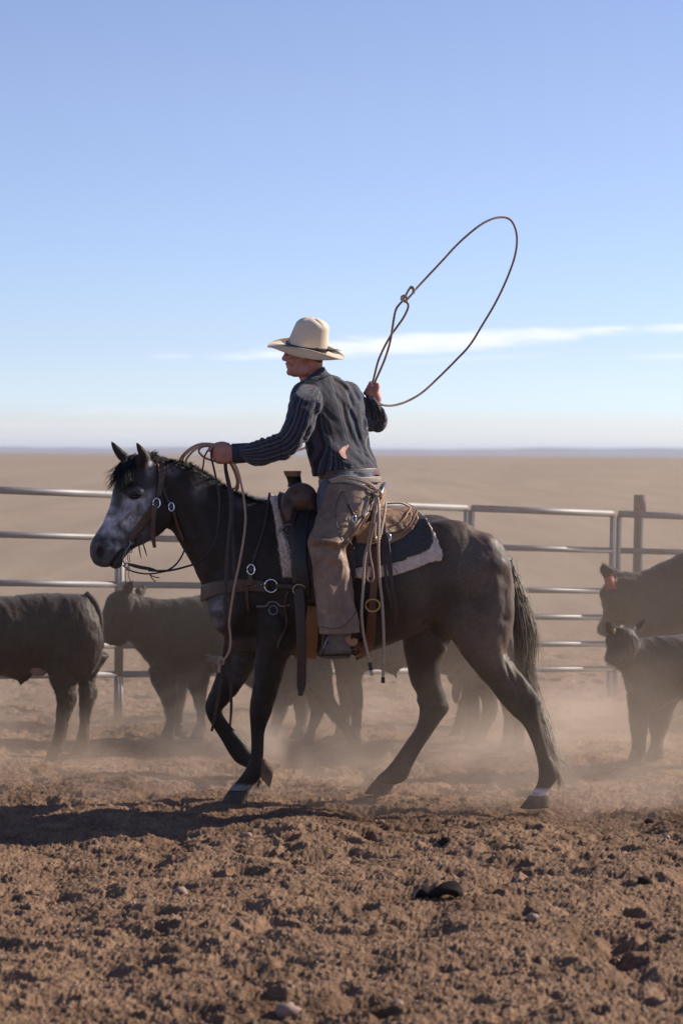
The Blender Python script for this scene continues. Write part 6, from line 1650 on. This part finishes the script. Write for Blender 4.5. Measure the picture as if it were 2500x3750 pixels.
wr_ = thing("waist_rope", tuple(P(1380, 2000, -.33)), "pale cotton rope looped round the rider's hips with two ends hanging behind his leg", "rope")
ORG[wr_.name] = np.array(wr_.location)
HYW = -.34
def hug(zf, pts, lift=.012, bv=None, dflt=-.2):
    q = cat(np.array(zf(*pts), float), 5); out = []
    for a, b_ in q:
        h_, k_ = cast(a, b_, bv or chb, dflt); out.append(h_ + np.array([0, -lift, 0]))
    out = np.array(out); out[:, 1] = np.convolve(np.pad(out[:, 1], 4, 'edge'), np.ones(9) / 9, 'valid'); return out
W1 = np.array([P(*q, y_) for q, y_ in zip(z3((600, 215), (660, 198), (740, 200), (820, 218), (890, 245), (935, 280), (945, 320)), (-.17, -.20, -.215, -.22, -.215, -.20, -.20))])
W2 = np.array([P(*q, y_) for q, y_ in zip(z3((610, 225), (680, 218), (770, 232), (850, 262), (905, 295), (935, 325)), (-.18, -.215, -.23, -.235, -.23, -.215))])
W3 = np.array([P(*q, y_) for q, y_ in zip(z3((660, 190), (720, 184), (800, 200), (870, 228), (920, 262), (938, 300)), (-.19, -.205, -.21, -.21, -.20, -.19))])
for W_ in (W1, W2, W3): mk("wrap", rope(W_, .0068, .04), ropew, wr_)
mk("hitch", rope(path((z3, [(915, 300), (950, 285), (970, 310), (950, 335), (920, 330), (915, 305), (940, 290)], [-.22, -.235, -.23, -.21, -.20, -.21, -.23])), .0066), ropew, wr_)
e1_ = [(940, 320), (952, 380), (955, 480), (952, 600), (950, 720), (955, 840), (962, 950), (975, 1060), (983, 1180), (988, 1300), (990, 1420), (986, 1530), (984, 1640)]
mk("hanging_end", rope(path((z3, e1_, [-.22, -.26, -.33, -.38, -.40, -.395, -.385, -.375, -.37, -.37, -.37, -.37, -.37])), .0072, .042), ropew, wr_)
e2_ = [(935, 325), (925, 400), (912, 500), (895, 590), (875, 680), (855, 760), (845, 860), (842, 980), (832, 1100), (830, 1200), (845, 1330), (868, 1430), (885, 1500), (897, 1580), (906, 1615)]
mk("hanging_end", rope(path((z3, e2_, [-.22, -.27, -.33, -.38, -.40] + [-.41] * 10)), .0072, .042), ropew, wr_)
mk("hanging_loop", rope(path((z3, [(925, 440), (905, 560), (890, 660), (875, 760), (866, 860), (868, 920), (890, 942), (913, 920), (908, 850), (892, 770), (885, 690), (900, 600), (925, 520)], -.425)), .0060), ropeb, wr_)
mk("cantle_strand", rope(path((z3, [(1003, 375), (996, 440), (982, 520), (968, 590), (955, 640)], [-.20, -.27, -.33, -.37, -.38])), .0066), ropew, wr_)
mk("hanging_strand", rope(path((z3, [(938, 330), (935, 420), (930, 520), (925, 600), (935, 660)], [-.215, -.25, -.31, -.36, -.38])), .0060), ropew, wr_)
mk("tape_end", tube(path((z3, [(984, 1628), (984, 1668)], -.37)), [.0095, .0095], 10), L_black, wr_)
mk("tape_end", tube(path((z3, [(888, 1520), (898, 1575)], -.41)), [.0092, .0092], 10), L_black, wr_)

# ------------------------------------------------------------------ stones, clods, scraps
def GP(x, y):
    """photo pixel (display) -> point on the ground"""
    d = P(x / .6272, y / .6272, 0.0) - CAM; t_ = -CAM[2] / d[2]
    p_ = CAM + d * t_
    for _ in range(3):
        h_ = ground_h(np.array([p_[0]]), np.array([p_[1]]))[0]; p_ = CAM + d * ((h_ - CAM[2]) / d[2])
    return p_
stm = simple("pinkish_stone", (.30, .20, .15), (.20, .125, .095), 30, .8, bstr=.5)
stw = simple("white_stone", (.40, .32, .27), (.26, .20, .16), 30, .7, bstr=.5)
clod = simple("dark_clod", (.045, .03, .022), (.025, .017, .013), 30, .95, bstr=.8, spec=.1)
def rock(p, r, seed, sq=(1, 1, .75)):
    rr = np.random.default_rng(seed); m = ell((0, 0, 0), 1, 12, 8)
    v, q, t_, uv = m.arr()
    v = np.sign(v) * np.abs(v) ** .8
    n_ = vnoise(v[:, 0] * 1.3 + seed, v[:, 1] * 1.3 + v[:, 2], seed) * .35
    v = v * (1 + n_)[:, None] * np.array(sq) * r
    a = rr.uniform(0, 6); R_ = np.array([[math.cos(a), -math.sin(a), 0], [math.sin(a), math.cos(a), 0], [0, 0, 1]])
    return M().add(v @ R_.T + p + np.array([0, 0, r * .25]), q, t_)
def stone(x, y, r, mat, label, cat_="stone", group=None, seed=0, sq=(1, 1, .75)):
    o = mk("stone" if cat_ == "stone" else "clod", rock(GP(x, y), r, seed, sq), mat, label=label, cat_=cat_, group=group); place(o)
    return o
stone(568, 1924, .024, stm, "pink pointed stone on the dirt below the horse's front hooves", seed=1)
stone(413, 2054, .030, stm, "rounded pale brown stone on the dirt at left, in the middle foreground", seed=2)
stone(660, 2330, .036, stm, "large blurred pale stone at the bottom edge of the photo", seed=3)
stone(875, 1890, .016, stm, "small reddish stone just right of the horse's front hoof shadow", seed=4)
stone(10, 1838, .020, stw, "small white stone at the left edge near the shadow", seed=5)
stone(1022, 1946, .030, clod, "dark upright clod of earth right of centre below the horse", "clod", seed=6, sq=(1, .8, 1.2))
stone(1530, 1925, .014, stw, "tiny white stone near the right edge of the dirt", seed=7)
stone(1222, 2112, .022, stm, "brown stone in the right foreground", seed=8)
stone(1480, 2030, .030, clod, "brown clod near the right edge in the foreground", "clod", seed=9)
stone(1490, 1890, .022, clod, "dark clod by the right edge level with the rear hoof", "clod", seed=12)
stone(1255, 1895, .014, stm, "small pink stone below the horse's rear hoof", seed=14)
stone(915, 2310, .018, stm, "pale stone at the bottom of the photo right of centre", seed=15)
r = np.random.default_rng(77); peb = M()
for k in range(2000):
    d = 6.4 * (20 / 6.4) ** r.random(); x = r.uniform(-.2, .2) * d; y = d - 12
    s = r.uniform(.003, .008) * (1.2 if r.random() < .1 else 1)
    z = ground_h(np.array([x]), np.array([y]))[0] if k % 1 == 0 else 0
    V = np.array([[1, 0, 0], [0, 1, 0], [-1, 0, 0], [0, -1, 0], [0, 0, .8], [0, 0, -.8]]) * s * r.uniform(.6, 1.4, 3) + np.array([x, y, z + s * .3])
    peb.add(V, None, [[0, 1, 4], [1, 2, 4], [2, 3, 4], [3, 0, 4], [1, 0, 5], [2, 1, 5], [3, 2, 5], [0, 3, 5]])
peb.q = [np.zeros((0, 4), int)]
mk("gravel", peb, simple("gravel_stone", (.36, .26, .20), (.18, .12, .085), 7, .7, bstr=0), kind="stuff", label="small gravel strewn over the dirt", smooth=False)
# curved dark scrap (worn hoof pad) in the right foreground
sp = thing("rubber_scrap", tuple(GP(1005, 2058)), "curved dark rubber scrap lying on the dirt in the right foreground", "scrap")
ORG[sp.name] = np.array(sp.location)
g0 = GP(952, 2066); g1 = GP(1054, 2062)
L_ = np.linspace(0, 1, 7)[:, None]; base = g0 * (1 - L_) + g1 * L_ + np.array([0, .02, 0]) * np.sin(L_ * 3.14)
zz_ = np.array([.010, .030, .018, .020, .036, .034, .010])[:, None] * np.array([0, 0, 1])
mk("strip", strap(base + zz_, np.array([[0, -.25, .97]] * 7) + np.array([[-1.5, 0, 0]] + [[0, 0, 0]] * 5 + [[1, 0, 0]]), [.04, .06, .07, .08, .10, .09, .05], .030, 5), simple("old_rubber", (.012, .009, .008), (.022, .016, .013), 25, .9, bstr=.6, spec=.1), sp)
mk("worn_edge", tube([g0 + [-.004, -.02, .0], g0 + [.002, -.02, .028], g0 + [.02, -.02, .052]], [.004, .006, .004], 8), Lgrey, sp)

# ------------------------------------------------------------------ dust
def dust_mat(name, col, expr_scale, dens, hfall, z0=0.0, thr=.45, aniso=.25, ydep=None, lo=None, hi=None):
    m = bpy.data.materials.new(name); m.use_nodes = True; t = m.node_tree; t.nodes.remove(t.nodes["Principled BSDF"])
    v = N_(t, "ShaderNodeVolumePrincipled"); v.inputs['Color'].default_value = (*col, 1); v.inputs['Anisotropy'].default_value = aniso
    tc_ = N_(t, "ShaderNodeTexCoord").outputs['Object']
    s_ = N_(t, "ShaderNodeSeparateXYZ"); t.links.new(tc_, s_.inputs[0])
    n_ = noise_(t, expr_scale, 3, .6, tc_, 0.6, stretch=(1, 1, 1.5))
    a = N_(t, "ShaderNodeMapRange"); t.links.new(n_, a.inputs[0]); a.inputs[1].default_value = thr; a.inputs[2].default_value = thr + .20; a.inputs[3].default_value = .10
    h = N_(t, "ShaderNodeMapRange"); t.links.new(s_.outputs['Z'], h.inputs[0]); h.inputs[1].default_value = z0; h.inputs[2].default_value = z0 + hfall; h.inputs[3].default_value = 1; h.inputs[4].default_value = 0; h.interpolation_type = 'SMOOTHERSTEP'
    mu = N_(t, "ShaderNodeMath"); mu.operation = 'MULTIPLY'; t.links.new(a.outputs[0], mu.inputs[0]); t.links.new(h.outputs[0], mu.inputs[1])
    out = mu.outputs[0]
    # fade towards the sides of the box so no face shows
    for ax, i in (('X', 0), ('Y', 1)):
        for e, sgn in ((lo[i], 1), (hi[i], -1)):
            f = N_(t, "ShaderNodeMapRange"); t.links.new(s_.outputs[ax], f.inputs[0]); f.inputs[1].default_value = e; f.inputs[2].default_value = e + sgn * (.5 if i else 1.0); f.interpolation_type = 'SMOOTHSTEP'
            m2 = N_(t, "ShaderNodeMath"); m2.operation = 'MULTIPLY'; t.links.new(out, m2.inputs[0]); t.links.new(f.outputs[0], m2.inputs[1]); out = m2.outputs[0]
    m3 = N_(t, "ShaderNodeMath"); m3.operation = 'MULTIPLY'; m3.inputs[1].default_value = dens; t.links.new(out, m3.inputs[0])
    t.links.new(m3.outputs[0], v.inputs['Density']); t.links.new(v.outputs[0], t.nodes["Material Output"].inputs['Volume'])
    return m
DUSTC = (.94, .77, .62)
def dust(name, lo, hi, mat, label):
    lo = np.array(lo, float); hi = np.array(hi, float)
    return mk(name, box((lo + hi) / 2, hi - lo), mat, kind="stuff", smooth=False, label=label)
box_vol("dust_haze", (-9, 1.0, -.3), (9, 9.0, 2.0), (.90, .73, .58), .034, .3, "thin veil of dust hanging over the pen")
lo, hi = (-6, .5, -.2), (6, 5.2, 1.3)
dust("dust_cloud", lo, hi, dust_mat("low_dust", DUSTC, 1.9, 1.05, .60, -.1, .50, .3, lo=lo, hi=hi), "low dust raised round the cattle's legs")
lo, hi = (-.6, -.75, -.2), (4.5, 1.2, 1.25)
dust("dust_cloud", lo, hi, dust_mat("hoof_dust", DUSTC, 1.3, .30, 1.5, -.1, .36, .3, lo=lo, hi=hi), "dust kicked up round the horse's hind legs")
lo, hi = (-3.6, -.45, -.1), (3.8, 1.9, .55)
dust("dust_cloud", lo, hi, dust_mat("ground_dust", DUSTC, 2.1, 1.15, .32, -.05, .50, .3, lo=lo, hi=hi), "wisps of dust drifting just over the dirt under the horse")
for (lo, hi, dn, lb) in (((-1.3, 1.4, -.1), (.35, 3.0, .75), 2.6, "sunlit puff of dust at the small calf's striding hooves"), ((.45, 1.3, -.1), (2.1, 2.9, .7), 2.8, "sunlit puff of dust under the calves behind the horse's hind legs"), ((-3.4, 1.2, -.1), (-1.6, 2.6, .55), 2.2, "puff of dust at the left steer's feet")):
    dust("dust_puff", lo, hi, dust_mat("puff", (.95, .80, .66), 1.7, dn * .8, hi[2] * .85, -.05, .46, .3, lo=lo, hi=hi), lb)
